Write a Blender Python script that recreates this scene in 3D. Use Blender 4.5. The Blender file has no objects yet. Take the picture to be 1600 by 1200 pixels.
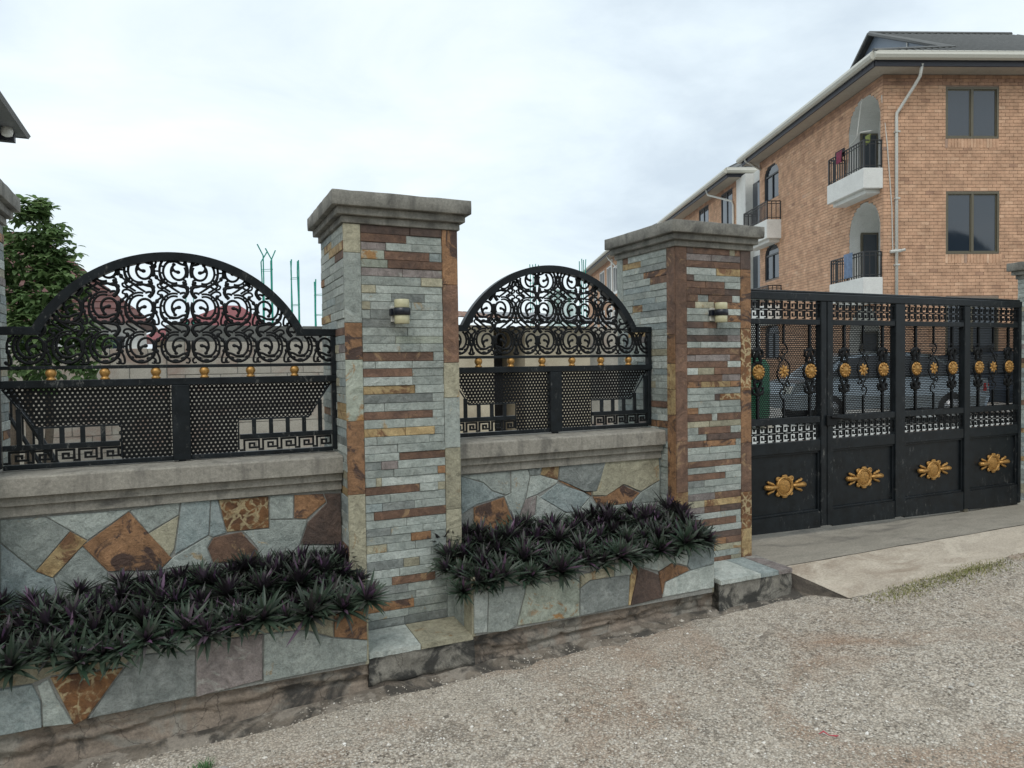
import bpy, math, random, re
from mathutils import Vector, Matrix, noise
random.seed(7)
R = math.radians
SC = bpy.context.scene
COL = SC.collection

# ---------------------------------------------------------------- camera
CAM_Z = 1.62
YAW, PITCH, ROLL = 24.579, -1.642, -0.776
cam = bpy.data.cameras.new('camera'); cam_o = bpy.data.objects.new('camera', cam); COL.objects.link(cam_o)
cy, sy, cp, sp = math.cos(R(YAW)), math.sin(R(YAW)), math.cos(R(PITCH)), math.sin(R(PITCH))
fw = Vector((sy*cp, cy*cp, sp)); rt = Vector((cy, -sy, 0)); up = rt.cross(fw)
cr, sr = math.cos(R(ROLL)), math.sin(R(ROLL))
r2 = rt*cr + up*sr; u2 = -rt*sr + up*cr
cam_o.matrix_world = Matrix(((r2.x, u2.x, -fw.x, 0), (r2.y, u2.y, -fw.y, 0), (r2.z, u2.z, -fw.z, CAM_Z), (0, 0, 0, 1)))
cam.sensor_width = 36.0; cam.lens = 36.0*1110/1600; cam.clip_start = 0.05; cam.clip_end = 2000
SC.camera = cam_o

# ---------------------------------------------------------------- sky, sun, exposure
SUN_EL, SUN_AZ = 52.0, -145.0      # azimuth measured from +Y towards +X (behind the camera, to the left)
world = bpy.data.worlds.new('World'); SC.world = world; world.use_nodes = True
wn = world.node_tree; wn.nodes.clear()
def N(t, ty, **k):
    n = t.nodes.new(ty)
    for a, b in k.items():
        if a.startswith('i_'): n.inputs[a[2:].replace('_', ' ')].default_value = b
        else: setattr(n, a, b)
    return n
def ramp(t, stops, fac):
    n = t.nodes.new('ShaderNodeValToRGB'); e = n.color_ramp.elements
    while len(e) < len(stops): e.new(0.5)
    for el, (p, c) in zip(e, stops):
        el.position = p; el.color = (c[0], c[1], c[2], 1) if len(c) == 3 else c
    t.links.new(fac, n.inputs['Fac']); return n
def g3(v): return (v, v, v)
sky = N(wn, 'ShaderNodeTexSky', sky_type='NISHITA', sun_disc=False, sun_elevation=R(SUN_EL), sun_rotation=R(SUN_AZ), air_density=1.0, dust_density=3.0)
tc = N(wn, 'ShaderNodeTexCoord'); mp = N(wn, 'ShaderNodeMapping'); mp.inputs['Scale'].default_value = (1.0, 1.0, 2.6)
nz = N(wn, 'ShaderNodeTexNoise'); nz.inputs['Scale'].default_value = 2.3; nz.inputs['Detail'].default_value = 9; nz.inputs['Roughness'].default_value = 0.56; nz.inputs['Distortion'].default_value = 0.4
wn.links.new(tc.outputs['Generated'], mp.inputs['Vector']); wn.links.new(mp.outputs['Vector'], nz.inputs['Vector'])
cl = ramp(wn, [(0.28, (5.7, 6.6, 7.4)), (0.46, (7.3, 8.25, 8.85)), (0.66, (8.7, 9.4, 9.6))], nz.outputs['Fac'])
mx = N(wn, 'ShaderNodeMix', data_type='RGBA'); mx.inputs['Factor'].default_value = 0.9
wn.links.new(sky.outputs['Color'], mx.inputs['A']); wn.links.new(cl.outputs['Color'], mx.inputs['B'])
bg = N(wn, 'ShaderNodeBackground'); bg.inputs['Strength'].default_value = 0.107
wo = N(wn, 'ShaderNodeOutputWorld')
wn.links.new(mx.outputs['Result'], bg.inputs['Color']); wn.links.new(bg.outputs['Background'], wo.inputs['Surface'])
sl = bpy.data.lights.new('sun', 'SUN'); sl.energy = 1.0; sl.angle = R(22); sl.color = (1.0, 0.965, 0.91)
so = bpy.data.objects.new('sun', sl); COL.objects.link(so); so.location = (-6, -8, 14)
sd_ = Vector((math.sin(R(SUN_AZ))*math.cos(R(SUN_EL)), math.cos(R(SUN_AZ))*math.cos(R(SUN_EL)), math.sin(R(SUN_EL))))
so.rotation_euler = (-sd_).to_track_quat('-Z', 'Y').to_euler()
vs = SC.view_settings; vs.view_transform = 'Standard'; vs.look = 'None'; vs.exposure = 0.22; vs.gamma = 1.0; vs.use_curve_mapping = False
SC.render.engine = 'CYCLES'; SC.cycles.use_denoising = True; SC.cycles.max_bounces = 6

# ---------------------------------------------------------------- materials
MATS = {}
def newmat(name):
    m = bpy.data.materials.new(name); m.use_nodes = True; t = m.node_tree
    b = t.nodes['Principled BSDF']; MATS[name] = m; return m, t, b
def poscoord(t, rnd=True, scale=(1, 1, 1)):
    ge = N(t, 'ShaderNodeNewGeometry'); mp = N(t, 'ShaderNodeMapping'); mp.inputs['Scale'].default_value = scale
    t.links.new(ge.outputs['Position'], mp.inputs['Vector'])
    if rnd:
        oi = N(t, 'ShaderNodeObjectInfo'); ml = N(t, 'ShaderNodeMath', operation='MULTIPLY'); ml.inputs[1].default_value = 37.0
        t.links.new(oi.outputs['Random'], ml.inputs[0]); t.links.new(ml.outputs[0], mp.inputs['Location'])
    return mp.outputs['Vector']
def tnoise(t, v, sc, det=5, ro=0.6, dist=0.0):
    n = N(t, 'ShaderNodeTexNoise'); n.inputs['Scale'].default_value = sc; n.inputs['Detail'].default_value = det
    n.inputs['Roughness'].default_value = ro; n.inputs['Distortion'].default_value = dist
    t.links.new(v, n.inputs['Vector']); return n.outputs['Fac']
def mixc(t, f, a, b, bt='MIX'):
    n = N(t, 'ShaderNodeMix', data_type='RGBA', blend_type=bt)
    for s, k in ((f, 'Factor'), (a, 'A'), (b, 'B')):
        i = n.inputs[k]
        if hasattr(s, 'is_linked'): t.links.new(s, i)
        elif isinstance(s, (int, float)): i.default_value = s
        else: i.default_value = (s[0], s[1], s[2], 1)
    return n.outputs['Result']
def bump(t, b, h, st, dist=0.01):
    n = N(t, 'ShaderNodeBump'); n.inputs['Strength'].default_value = st; n.inputs['Distance'].default_value = dist
    t.links.new(h, n.inputs['Height']); t.links.new(n.outputs['Normal'], b.inputs['Normal']); return n
def vary(t, col, lo, hi):
    oi = N(t, 'ShaderNodeObjectInfo'); mr = N(t, 'ShaderNodeMapRange'); mr.inputs['To Min'].default_value = lo; mr.inputs['To Max'].default_value = hi
    t.links.new(oi.outputs['Random'], mr.inputs['Value'])
    h = N(t, 'ShaderNodeHueSaturation'); t.links.new(mr.outputs['Result'], h.inputs['Value']); t.links.new(col, h.inputs['Color']); return h.outputs['Color']

def stone(name, a, b, patch=None, patch_at=0.62, dark=(0.07, 0.08, 0.08), rough=0.72, var=(0.8, 1.15), veins=False, sc=9):
    m, t, bs = newmat(name); v = poscoord(t)
    n1 = tnoise(t, v, sc, 8, 0.68, 0.8); n2 = tnoise(t, v, 95, 4, 0.75); n3 = tnoise(t, v, sc*0.55, 7, 0.68, 1.6); n4 = tnoise(t, v, 30, 8, 0.78, 0.5)
    c = ramp(t, [(0.32, a), (0.66, b)], n1).outputs['Color']
    if patch:
        f = ramp(t, [(patch_at, g3(0)), (patch_at+0.06, g3(1))], n3).outputs['Color']
        c = mixc(t, f, c, patch)
    if veins:
        vo = N(t, 'ShaderNodeTexVoronoi', feature='DISTANCE_TO_EDGE'); vo.inputs['Scale'].default_value = 20
        w = N(t, 'ShaderNodeVectorMath', operation='ADD'); nn = N(t, 'ShaderNodeTexNoise'); nn.inputs['Scale'].default_value = 25
        sc2 = N(t, 'ShaderNodeVectorMath', operation='SCALE'); sc2.inputs['Scale'].default_value = 0.05
        t.links.new(v, nn.inputs['Vector']); t.links.new(nn.outputs['Color'], sc2.inputs[0]); t.links.new(v, w.inputs[0]); t.links.new(sc2.outputs[0], w.inputs[1])
        t.links.new(w.outputs[0], vo.inputs['Vector'])
        f = ramp(t, [(0.05, g3(1)), (0.12, g3(0))], vo.outputs['Distance']).outputs['Color']
        f2 = ramp(t, [(0.42, g3(0)), (0.52, g3(0.85))], n3).outputs['Color']
        fm = mixc(t, 1.0, f, f2, 'MULTIPLY')
        c = mixc(t, fm, c, (0.52, 0.42, 0.24))
    sp_ = ramp(t, [(0.58, g3(0)), (0.68, g3(0.5))], n2).outputs['Color']
    c = mixc(t, sp_, c, dark)
    gr = ramp(t, [(0.3, g3(0.70)), (0.7, g3(1.20))], n2).outputs['Color']
    c = mixc(t, 1.0, c, gr, 'MULTIPLY')
    c = mixc(t, 1.0, c, ramp(t, [(0.32, g3(0.66)), (0.5, g3(1.0)), (0.68, g3(1.26))], n4).outputs['Color'], 'MULTIPLY')
    c = vary(t, c, *var)
    t.links.new(c, bs.inputs['Base Color']); bs.inputs['Roughness'].default_value = rough
    ad = N(t, 'ShaderNodeMath', operation='MULTIPLY_ADD'); ad.inputs[1].default_value = 0.35
    t.links.new(n2, ad.inputs[0]); t.links.new(n4, ad.inputs[2])
    b1 = bump(t, bs, ad.outputs[0], 0.75, 0.008)
    b0 = N(t, 'ShaderNodeBump'); b0.inputs['Strength'].default_value = 0.6; b0.inputs['Distance'].default_value = 0.03
    t.links.new(n1, b0.inputs['Height']); t.links.new(b0.outputs['Normal'], b1.inputs['Normal'])
    return m
stone('slate_grey', (0.27, 0.305, 0.28), (0.44, 0.475, 0.435), (0.38, 0.29, 0.17), 0.62)
stone('slate_light', (0.35, 0.39, 0.36), (0.52, 0.55, 0.51), (0.40, 0.33, 0.21), 0.66)
stone('slate_dark', (0.16, 0.18, 0.17), (0.31, 0.33, 0.31), (0.26, 0.24, 0.19), 0.66)
stone('slate_blue', (0.22, 0.27, 0.265), (0.36, 0.405, 0.395), (0.30, 0.27, 0.22), 0.70)
stone('stone_brown', (0.095, 0.055, 0.040), (0.24, 0.138, 0.088), (0.34, 0.22, 0.12), 0.58, dark=(0.03, 0.02, 0.018))
stone('stone_umber', (0.060, 0.044, 0.038), (0.15, 0.098, 0.076), (0.18, 0.13, 0.10), 0.68, dark=(0.02, 0.016, 0.015))
stone('stone_mauve', (0.17, 0.145, 0.135), (0.30, 0.26, 0.245), (0.32, 0.31, 0.28), 0.56, dark=(0.06, 0.04, 0.04))
stone('stone_rust', (0.20, 0.105, 0.052), (0.41, 0.225, 0.112), (0.085, 0.050, 0.038), 0.51, dark=(0.07, 0.035, 0.02))
stone('stone_gold', (0.28, 0.18, 0.08), (0.52, 0.39, 0.20), (0.19, 0.10, 0.05), 0.52, dark=(0.12, 0.07, 0.03))
stone('stone_tan', (0.30, 0.28, 0.20), (0.46, 0.43, 0.31), (0.33, 0.22, 0.11), 0.60, dark=(0.12, 0.10, 0.07))
stone('stone_veined', (0.11, 0.05, 0.025), (0.30, 0.14, 0.05), None, veins=True, dark=(0.04, 0.02, 0.015))
stone('stone_mottled', (0.28, 0.31, 0.25), (0.40, 0.43, 0.36), (0.34, 0.19, 0.075), 0.54)
stone('stone_pale', (0.42, 0.40, 0.36), (0.60, 0.57, 0.52), None)
CODE = dict(g='slate_grey', l='slate_light', d='slate_dark', u='slate_blue', b='stone_brown', k='stone_umber', p='stone_mauve', o='stone_rust', y='stone_gold', t='stone_tan', v='stone_veined', r='stone_mottled')

def rough_mat(name, a, b, stain=None, st=(0.5, 0.66), sc=3.0, ro=0.85, bs_=0.5, fine=120, stretch=(1, 1, 1), second=None, s2=(0.55, 0.62), sc2=1.4, bd=0.008, rnd=False, streak=None, crack=None):
    m, t, p = newmat(name); v = poscoord(t, rnd, stretch)
    n1 = tnoise(t, v, sc*2, 9, 0.72, 0.5); n2 = tnoise(t, v, min(fine, 85), 5, 0.78); n3 = tnoise(t, v, sc, 6, 0.62, 0.8)
    c = ramp(t, [(0.3, a), (0.7, b)], n1).outputs['Color']
    if second:
        n4 = tnoise(t, v, sc2, 5, 0.6, 1.0)
        c = mixc(t, ramp(t, [(s2[0], g3(0)), (s2[1], g3(0.85))], n4).outputs['Color'], c, second)
    if stain: c = mixc(t, ramp(t, [(st[0], g3(0)), (st[1], g3(0.9))], n3).outputs['Color'], c, stain)
    if streak:
        v2 = poscoord(t, rnd, (14, 14, 0.9)); n5 = tnoise(t, v2, 1.0, 5, 0.6)
        c = mixc(t, ramp(t, [(0.52, g3(0)), (0.72, g3(0.75))], n5).outputs['Color'], c, streak)
    c = mixc(t, 1.0, c, ramp(t, [(0.3, g3(0.68)), (0.7, g3(1.22))], n2).outputs['Color'], 'MULTIPLY')
    if crack:
        vo = N(t, 'ShaderNodeTexVoronoi', feature='DISTANCE_TO_EDGE'); vo.inputs['Scale'].default_value = crack
        wv = N(t, 'ShaderNodeVectorMath', operation='MULTIPLY_ADD'); wv.inputs[1].default_value = (0.12, 0.12, 0.12); nn = N(t, 'ShaderNodeTexNoise'); nn.inputs['Scale'].default_value = 9; nn.inputs['Detail'].default_value = 6
        t.links.new(v, nn.inputs['Vector']); t.links.new(nn.outputs['Color'], wv.inputs[0]); t.links.new(v, wv.inputs[2]); t.links.new(wv.outputs[0], vo.inputs['Vector'])
        c = mixc(t, ramp(t, [(0.003, g3(0.6)), (0.011, g3(0))], vo.outputs['Distance']).outputs['Color'], c, tuple(x*0.25 for x in a))
    t.links.new(c, p.inputs['Base Color']); p.inputs['Roughness'].default_value = ro
    ad = N(t, 'ShaderNodeMath', operation='MULTIPLY_ADD'); ad.inputs[1].default_value = 0.4
    t.links.new(n2, ad.inputs[0]); t.links.new(n1, ad.inputs[2]); bump(t, p, ad.outputs[0], bs_, bd)
    return m
rough_mat('cap_concrete', (0.17, 0.165, 0.145), (0.30, 0.29, 0.255), (0.075, 0.072, 0.065), (0.50, 0.68), 4.0, streak=(0.10, 0.098, 0.088))
rough_mat('coping_concrete', (0.24, 0.225, 0.19), (0.37, 0.345, 0.295), (0.10, 0.095, 0.085), (0.55, 0.72), 5.0, streak=(0.13, 0.12, 0.105))
rough_mat('mortar', (0.22, 0.22, 0.20), (0.32, 0.32, 0.295))
rough_mat('brick_mortar', (0.20, 0.15, 0.12), (0.29, 0.225, 0.18))
rough_mat('base_render', (0.18, 0.145, 0.115), (0.35, 0.285, 0.225), (0.040, 0.039, 0.036), (0.53, 0.64), 4.2, bs_=1.0, second=(0.29, 0.27, 0.23), s2=(0.52, 0.60), sc2=3.4, crack=4.5)
rough_mat('base_grey', (0.15, 0.14, 0.12), (0.33, 0.31, 0.265), (0.030, 0.030, 0.028), (0.47, 0.56), 6.0, bs_=1.0, crack=6)
def road_mat():
    m, t, p = newmat('road_gravel'); v = poscoord(t, False)
    def vor(sc):
        n = N(t, 'ShaderNodeTexVoronoi'); n.inputs['Scale'].default_value = sc; t.links.new(v, n.inputs['Vector'])
        sp_ = N(t, 'ShaderNodeSeparateColor'); t.links.new(n.outputs['Color'], sp_.inputs['Color']); return sp_.outputs[0], n.outputs['Distance']
    a, da = vor(95); b, db = vor(48); n1 = tnoise(t, v, 0.9, 6, 0.62, 0.8); n2 = tnoise(t, v, 1.7, 6, 0.6, 0.6); n3 = tnoise(t, v, 240, 2, 0.6)
    st = [(0.0, (0.10, 0.085, 0.07)), (0.14, (0.24, 0.205, 0.165)), (0.3, (0.46, 0.395, 0.32)), (0.6, (0.62, 0.54, 0.44)), (0.9, (0.72, 0.65, 0.555)), (1.0, (0.82, 0.78, 0.71))]
    c = ramp(t, st, a).outputs['Color']; c2 = ramp(t, st, b).outputs['Color']
    c = mixc(t, ramp(t, [(0.35, g3(0.12)), (0.65, g3(0.6))], n2).outputs['Color'], c, c2)
    base = (0.58, 0.48, 0.375)
    c = mixc(t, ramp(t, [(0.45, g3(0.05)), (0.7, g3(0.55))], n2).outputs['Color'], c, base)
    c = mixc(t, ramp(t, [(0.50, g3(0)), (0.66, g3(0.82))], n1).outputs['Color'], c, (0.40, 0.26, 0.17))
    v3 = poscoord(t, False, (0.10, 1.5, 1)); tr = tnoise(t, v3, 1.0, 4, 0.55, 0.3)
    c = mixc(t, ramp(t, [(0.46, g3(0)), (0.62, g3(0.5))], tr).outputs['Color'], c, (0.63, 0.57, 0.48))
    c = mixc(t, ramp(t, [(0.30, g3(0.45)), (0.42, g3(0))], tr).outputs['Color'], c, (0.27, 0.225, 0.18))
    nb = tnoise(t, v, 5.5, 6, 0.7, 1.0); c = mixc(t, ramp(t, [(0.55, g3(0)), (0.67, g3(0.6))], nb).outputs['Color'], c, (0.26, 0.22, 0.175))
    gap = ramp(t, [(0.28, g3(1.0)), (0.62, g3(0.62))], da).outputs['Color']; c = mixc(t, 1.0, c, gap, 'MULTIPLY')
    c = mixc(t, 1.0, c, ramp(t, [(0.3, g3(0.8)), (0.7, g3(1.15))], n3).outputs['Color'], 'MULTIPLY')
    t.links.new(c, p.inputs['Base Color']); p.inputs['Roughness'].default_value = 0.9; p.inputs['Specular IOR Level'].default_value = 0.25
    iv = N(t, 'ShaderNodeMath', operation='MULTIPLY_ADD'); iv.inputs[1].default_value = -1.0; t.links.new(da, iv.inputs[0]); t.links.new(a, iv.inputs[2]); bump(t, p, iv.outputs[0], 0.8, 0.006)
MATS.pop('road_gravel', None)
road_mat()
rough_mat('edge_dirt', (0.10, 0.085, 0.068), (0.28, 0.235, 0.185), (0.05, 0.045, 0.038), (0.47, 0.57), 5.0, bs_=1.0, second=(0.30, 0.265, 0.22), s2=(0.48, 0.54), sc2=7)
rough_mat('apron_light', (0.38, 0.325, 0.26), (0.52, 0.45, 0.36), (0.30, 0.24, 0.18), (0.53, 0.66), 2.6, bs_=0.6, stretch=(0.6, 1.6, 1), second=(0.53, 0.465, 0.375), s2=(0.5, 0.6), sc2=4)
rough_mat('apron_dark', (0.24, 0.22, 0.18), (0.36, 0.325, 0.27), (0.12, 0.11, 0.095), (0.55, 0.72), 2.2, bs_=0.4, stretch=(0.6, 1.6, 1))
rough_mat('slab_side', (0.11, 0.095, 0.08), (0.21, 0.18, 0.15), (0.05, 0.045, 0.04), (0.5, 0.66), 5.0, bs_=1.0)
rough_mat('yard_concrete', (0.36, 0.36, 0.34), (0.50, 0.50, 0.47), (0.26, 0.25, 0.23), (0.56, 0.72), 0.8)
rough_mat('ground_soil', (0.15, 0.115, 0.08), (0.26, 0.205, 0.15), (0.10, 0.12, 0.05), (0.52, 0.66), 0.3)
rough_mat('soil', (0.035, 0.026, 0.018), (0.07, 0.052, 0.036))
rough_mat('block_plain', (0.31, 0.285, 0.24), (0.45, 0.415, 0.355), (0.30, 0.215, 0.175), (0.52, 0.68), 1.6, rnd=True)
rough_mat('block_dark', (0.10, 0.105, 0.10), (0.19, 0.19, 0.175), (0.06, 0.06, 0.055), (0.5, 0.66), 2.0, rnd=True)
rough_mat('plaster_cream', (0.42, 0.36, 0.26), (0.55, 0.48, 0.36), (0.32, 0.26, 0.19), (0.56, 0.72), 1.5, bs_=0.2)
rough_mat('plaster_white', (0.66, 0.66, 0.63), (0.78, 0.78, 0.75), (0.52, 0.51, 0.48), (0.60, 0.80), 1.2, bs_=0.15)
rough_mat('soffit', (0.36, 0.32, 0.265), (0.43, 0.385, 0.325), None, bs_=0.1)
rough_mat('rusty_sheet', (0.16, 0.075, 0.045), (0.30, 0.17, 0.11), (0.30, 0.28, 0.26), (0.52, 0.64), 3.0, bs_=0.2)
rough_mat('bark', (0.07, 0.055, 0.04), (0.15, 0.12, 0.09), None, sc=12)
rough_mat('hill_woods', (0.020, 0.032, 0.016), (0.05, 0.07, 0.034), None, sc=0.12, fine=0.6)

def plain(name, col, ro=0.5, me=0.0, nz_=0.0, sc=30, spec=0.5):
    m, t, b = newmat(name); b.inputs['Metallic'].default_value = me
    v = poscoord(t, False); n = tnoise(t, v, sc, 4, 0.6)
    c = ramp(t, [(0.3, tuple(x*(1-nz_) for x in col)), (0.7, tuple(min(1, x*(1+nz_)) for x in col))], n).outputs['Color']
    t.links.new(c, b.inputs['Base Color'])
    rr = N(t, 'ShaderNodeMapRange'); rr.inputs['To Min'].default_value = max(0.02, ro-0.1); rr.inputs['To Max'].default_value = min(1, ro+0.1)
    t.links.new(n, rr.inputs['Value']); t.links.new(rr.outputs['Result'], b.inputs['Roughness'])
    b.inputs['Specular IOR Level'].default_value = spec
    return m
plain('black_paint', (0.0095, 0.0125, 0.0150), 0.40, 0, 0.4, 14, 0.26)
def scuffs():
    m = MATS['black_paint']; t = m.node_tree; b = t.nodes['Principled BSDF']; src = b.inputs['Base Color'].links[0].from_socket
    v = poscoord(t, False, (1, 1, 0.45)); n = tnoise(t, v, 34, 8, 0.8, 0.3); n2 = tnoise(t, v, 2.2, 3, 0.5)
    f = mixc(t, 1.0, ramp(t, [(0.57, g3(0)), (0.66, g3(0.85))], n).outputs['Color'], ramp(t, [(0.44, g3(0)), (0.60, g3(1))], n2).outputs['Color'], 'MULTIPLY')
    t.links.new(mixc(t, f, src, (0.17, 0.17, 0.16)), b.inputs['Base Color'])
scuffs()
plain('black_cast', (0.006, 0.007, 0.008), 0.5, 0, 0.3, 60, 0.22)
plain('black_sheet', (0.006, 0.0068, 0.0075), 0.55, 0, 0.2, 30, 0.2)
plain('gold_paint', (0.43, 0.235, 0.068), 0.42, 0.5, 0.35, 70)
plain('lamp_glass', (0.50, 0.47, 0.30), 0.25, 0, 0.1, 20)
plain('lamp_black', (0.012, 0.014, 0.022), 0.35)
plain('pvc_white', (0.55, 0.55, 0.51), 0.45, 0, 0.1)
plain('gutter_cream', (0.52, 0.51, 0.45), 0.4, 0, 0.08)
plain('fascia_dark', (0.035, 0.037, 0.05), 0.5, 0, 0.1)
plain('roof_charcoal', (0.105, 0.107, 0.103), 0.45, 0.1, 0.2, 4)
plain('gable_blue', (0.20, 0.25, 0.32), 0.4, 0, 0.1)
plain('frame_bronze', (0.13, 0.115, 0.08), 0.45, 0.2, 0.1)
plain('frame_white', (0.68, 0.68, 0.66), 0.4)
plain('frame_dark', (0.018, 0.018, 0.02), 0.4)
plain('rebar_teal', (0.02, 0.30, 0.225), 0.6, 0.2, 0.3)
plain('roof_maroon', (0.125, 0.052, 0.045), 0.6, 0, 0.25, 3)
plain('roof_red', (0.22, 0.062, 0.066), 0.55, 0, 0.15, 3)
plain('roof_grey', (0.16, 0.165, 0.17), 0.5, 0, 0.15, 3)
plain('bulb_white', (0.78, 0.78, 0.74), 0.3)
plain('cable', (0.55, 0.54, 0.50), 0.6)
plain('cable_dark', (0.03, 0.03, 0.03), 0.6)
plain('cloth_blue', (0.15, 0.21, 0.32), 0.9, 0, 0.25, 9)
plain('cloth_pink', (0.20, 0.035, 0.07), 0.9, 0, 0.25, 9)
plain('cloth_lime', (0.22, 0.25, 0.07), 0.9, 0, 0.25, 9)
plain('cloth_dark', (0.03, 0.025, 0.03), 0.9, 0, 0.25, 9)
plain('tank_green', (0.015, 0.16, 0.075), 0.45, 0, 0.12, 5)
plain('car_silver', (0.36, 0.42, 0.47), 0.25, 0.6, 0.03, 2)
plain('car_dark', (0.05, 0.065, 0.09), 0.25, 0.4, 0.03, 2)
plain('tyre', (0.012, 0.012, 0.012), 0.85)
plain('rim', (0.35, 0.36, 0.37), 0.3, 0.8)
plain('light_red', (0.35, 0.01, 0.01), 0.2)
plain('litter_red', (0.45, 0.06, 0.08), 0.5)
def glass(name, col, ro=0.04):
    m, t, b = newmat(name); b.inputs['Base Color'].default_value = (*col, 1); b.inputs['Roughness'].default_value = ro
    b.inputs['Specular IOR Level'].default_value = 0.9
    v = poscoord(t, True); bump(t, b, tnoise(t, v, 1.3, 2), 0.02, 0.05)
glass('window_glass', (0.022, 0.032, 0.046)); glass('car_glass', (0.012, 0.015, 0.018))

def attr_mat(name, stops, ro=0.8, noise_sc=60, trans=None, spec=0.3):
    m, t, b = newmat(name); at = N(t, 'ShaderNodeAttribute', attribute_name='rnd')
    c = ramp(t, stops, at.outputs['Fac']).outputs['Color']
    n = tnoise(t, poscoord(t, False), noise_sc, 4, 0.65)
    c = mixc(t, 1.0, c, ramp(t, [(0.3, g3(0.72)), (0.7, g3(1.2))], n).outputs['Color'], 'MULTIPLY')
    t.links.new(c, b.inputs['Base Color']); b.inputs['Roughness'].default_value = ro; b.inputs['Specular IOR Level'].default_value = spec
    if trans:
        tb = N(t, 'ShaderNodeBsdfTranslucent'); ms = N(t, 'ShaderNodeMixShader'); ms.inputs[0].default_value = trans; t.links.new(c, tb.inputs['Color'])
        out = t.nodes['Material Output']; t.links.new(b.outputs[0], ms.inputs[1]); t.links.new(tb.outputs[0], ms.inputs[2]); t.links.new(ms.outputs[0], out.inputs['Surface'])
    return m
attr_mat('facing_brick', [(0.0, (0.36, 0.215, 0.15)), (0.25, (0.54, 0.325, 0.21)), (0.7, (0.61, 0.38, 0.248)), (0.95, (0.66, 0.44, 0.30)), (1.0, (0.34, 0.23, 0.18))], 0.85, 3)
attr_mat('gravel_chips', [(0.0, (0.16, 0.14, 0.115)), (0.3, (0.36, 0.325, 0.27)), (0.7, (0.55, 0.50, 0.43)), (0.92, (0.66, 0.62, 0.55)), (1.0, (0.80, 0.77, 0.72))], 0.85, 200)
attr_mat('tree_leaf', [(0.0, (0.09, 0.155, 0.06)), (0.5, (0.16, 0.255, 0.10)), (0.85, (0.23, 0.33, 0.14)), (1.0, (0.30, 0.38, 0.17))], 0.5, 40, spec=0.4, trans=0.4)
attr_mat('grass_blade', [(0.0, (0.13, 0.15, 0.04)), (0.5, (0.24, 0.24, 0.09)), (1.0, (0.36, 0.32, 0.16))], 0.8, 40)
attr_mat('weed_blade', [(0.0, (0.05, 0.13, 0.05)), (1.0, (0.13, 0.24, 0.10))], 0.8, 40)
def leaf_mat():
    m, t, b = newmat('oyster_leaf'); at = N(t, 'ShaderNodeAttribute', attribute_name='rnd'); ge = N(t, 'ShaderNodeNewGeometry')
    oi = N(t, 'ShaderNodeObjectInfo')
    top = ramp(t, [(0.0, (0.012, 0.024, 0.014)), (0.5, (0.024, 0.034, 0.022)), (0.8, (0.034, 0.030, 0.030)), (1.0, (0.075, 0.040, 0.070))], at.outputs['Fac']).outputs['Color']
    und = ramp(t, [(0.0, (0.020, 0.017, 0.019)), (0.7, (0.040, 0.029, 0.040)), (1.0, (0.12, 0.065, 0.125))], at.outputs['Fac']).outputs['Color']
    c = mixc(t, ge.outputs['Backfacing'], top, und); c = vary(t, c, 0.95, 2.1)
    t.links.new(c, b.inputs['Base Color']); b.inputs['Roughness'].default_value = 0.45; b.inputs['Specular IOR Level'].default_value = 0.36
leaf_mat()
def net_mat():
    m, t, b = newmat('green_net'); b.inputs['Base Color'].default_value = (0.02, 0.20, 0.11, 1); b.inputs['Roughness'].default_value = 0.8
net_mat()

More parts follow.
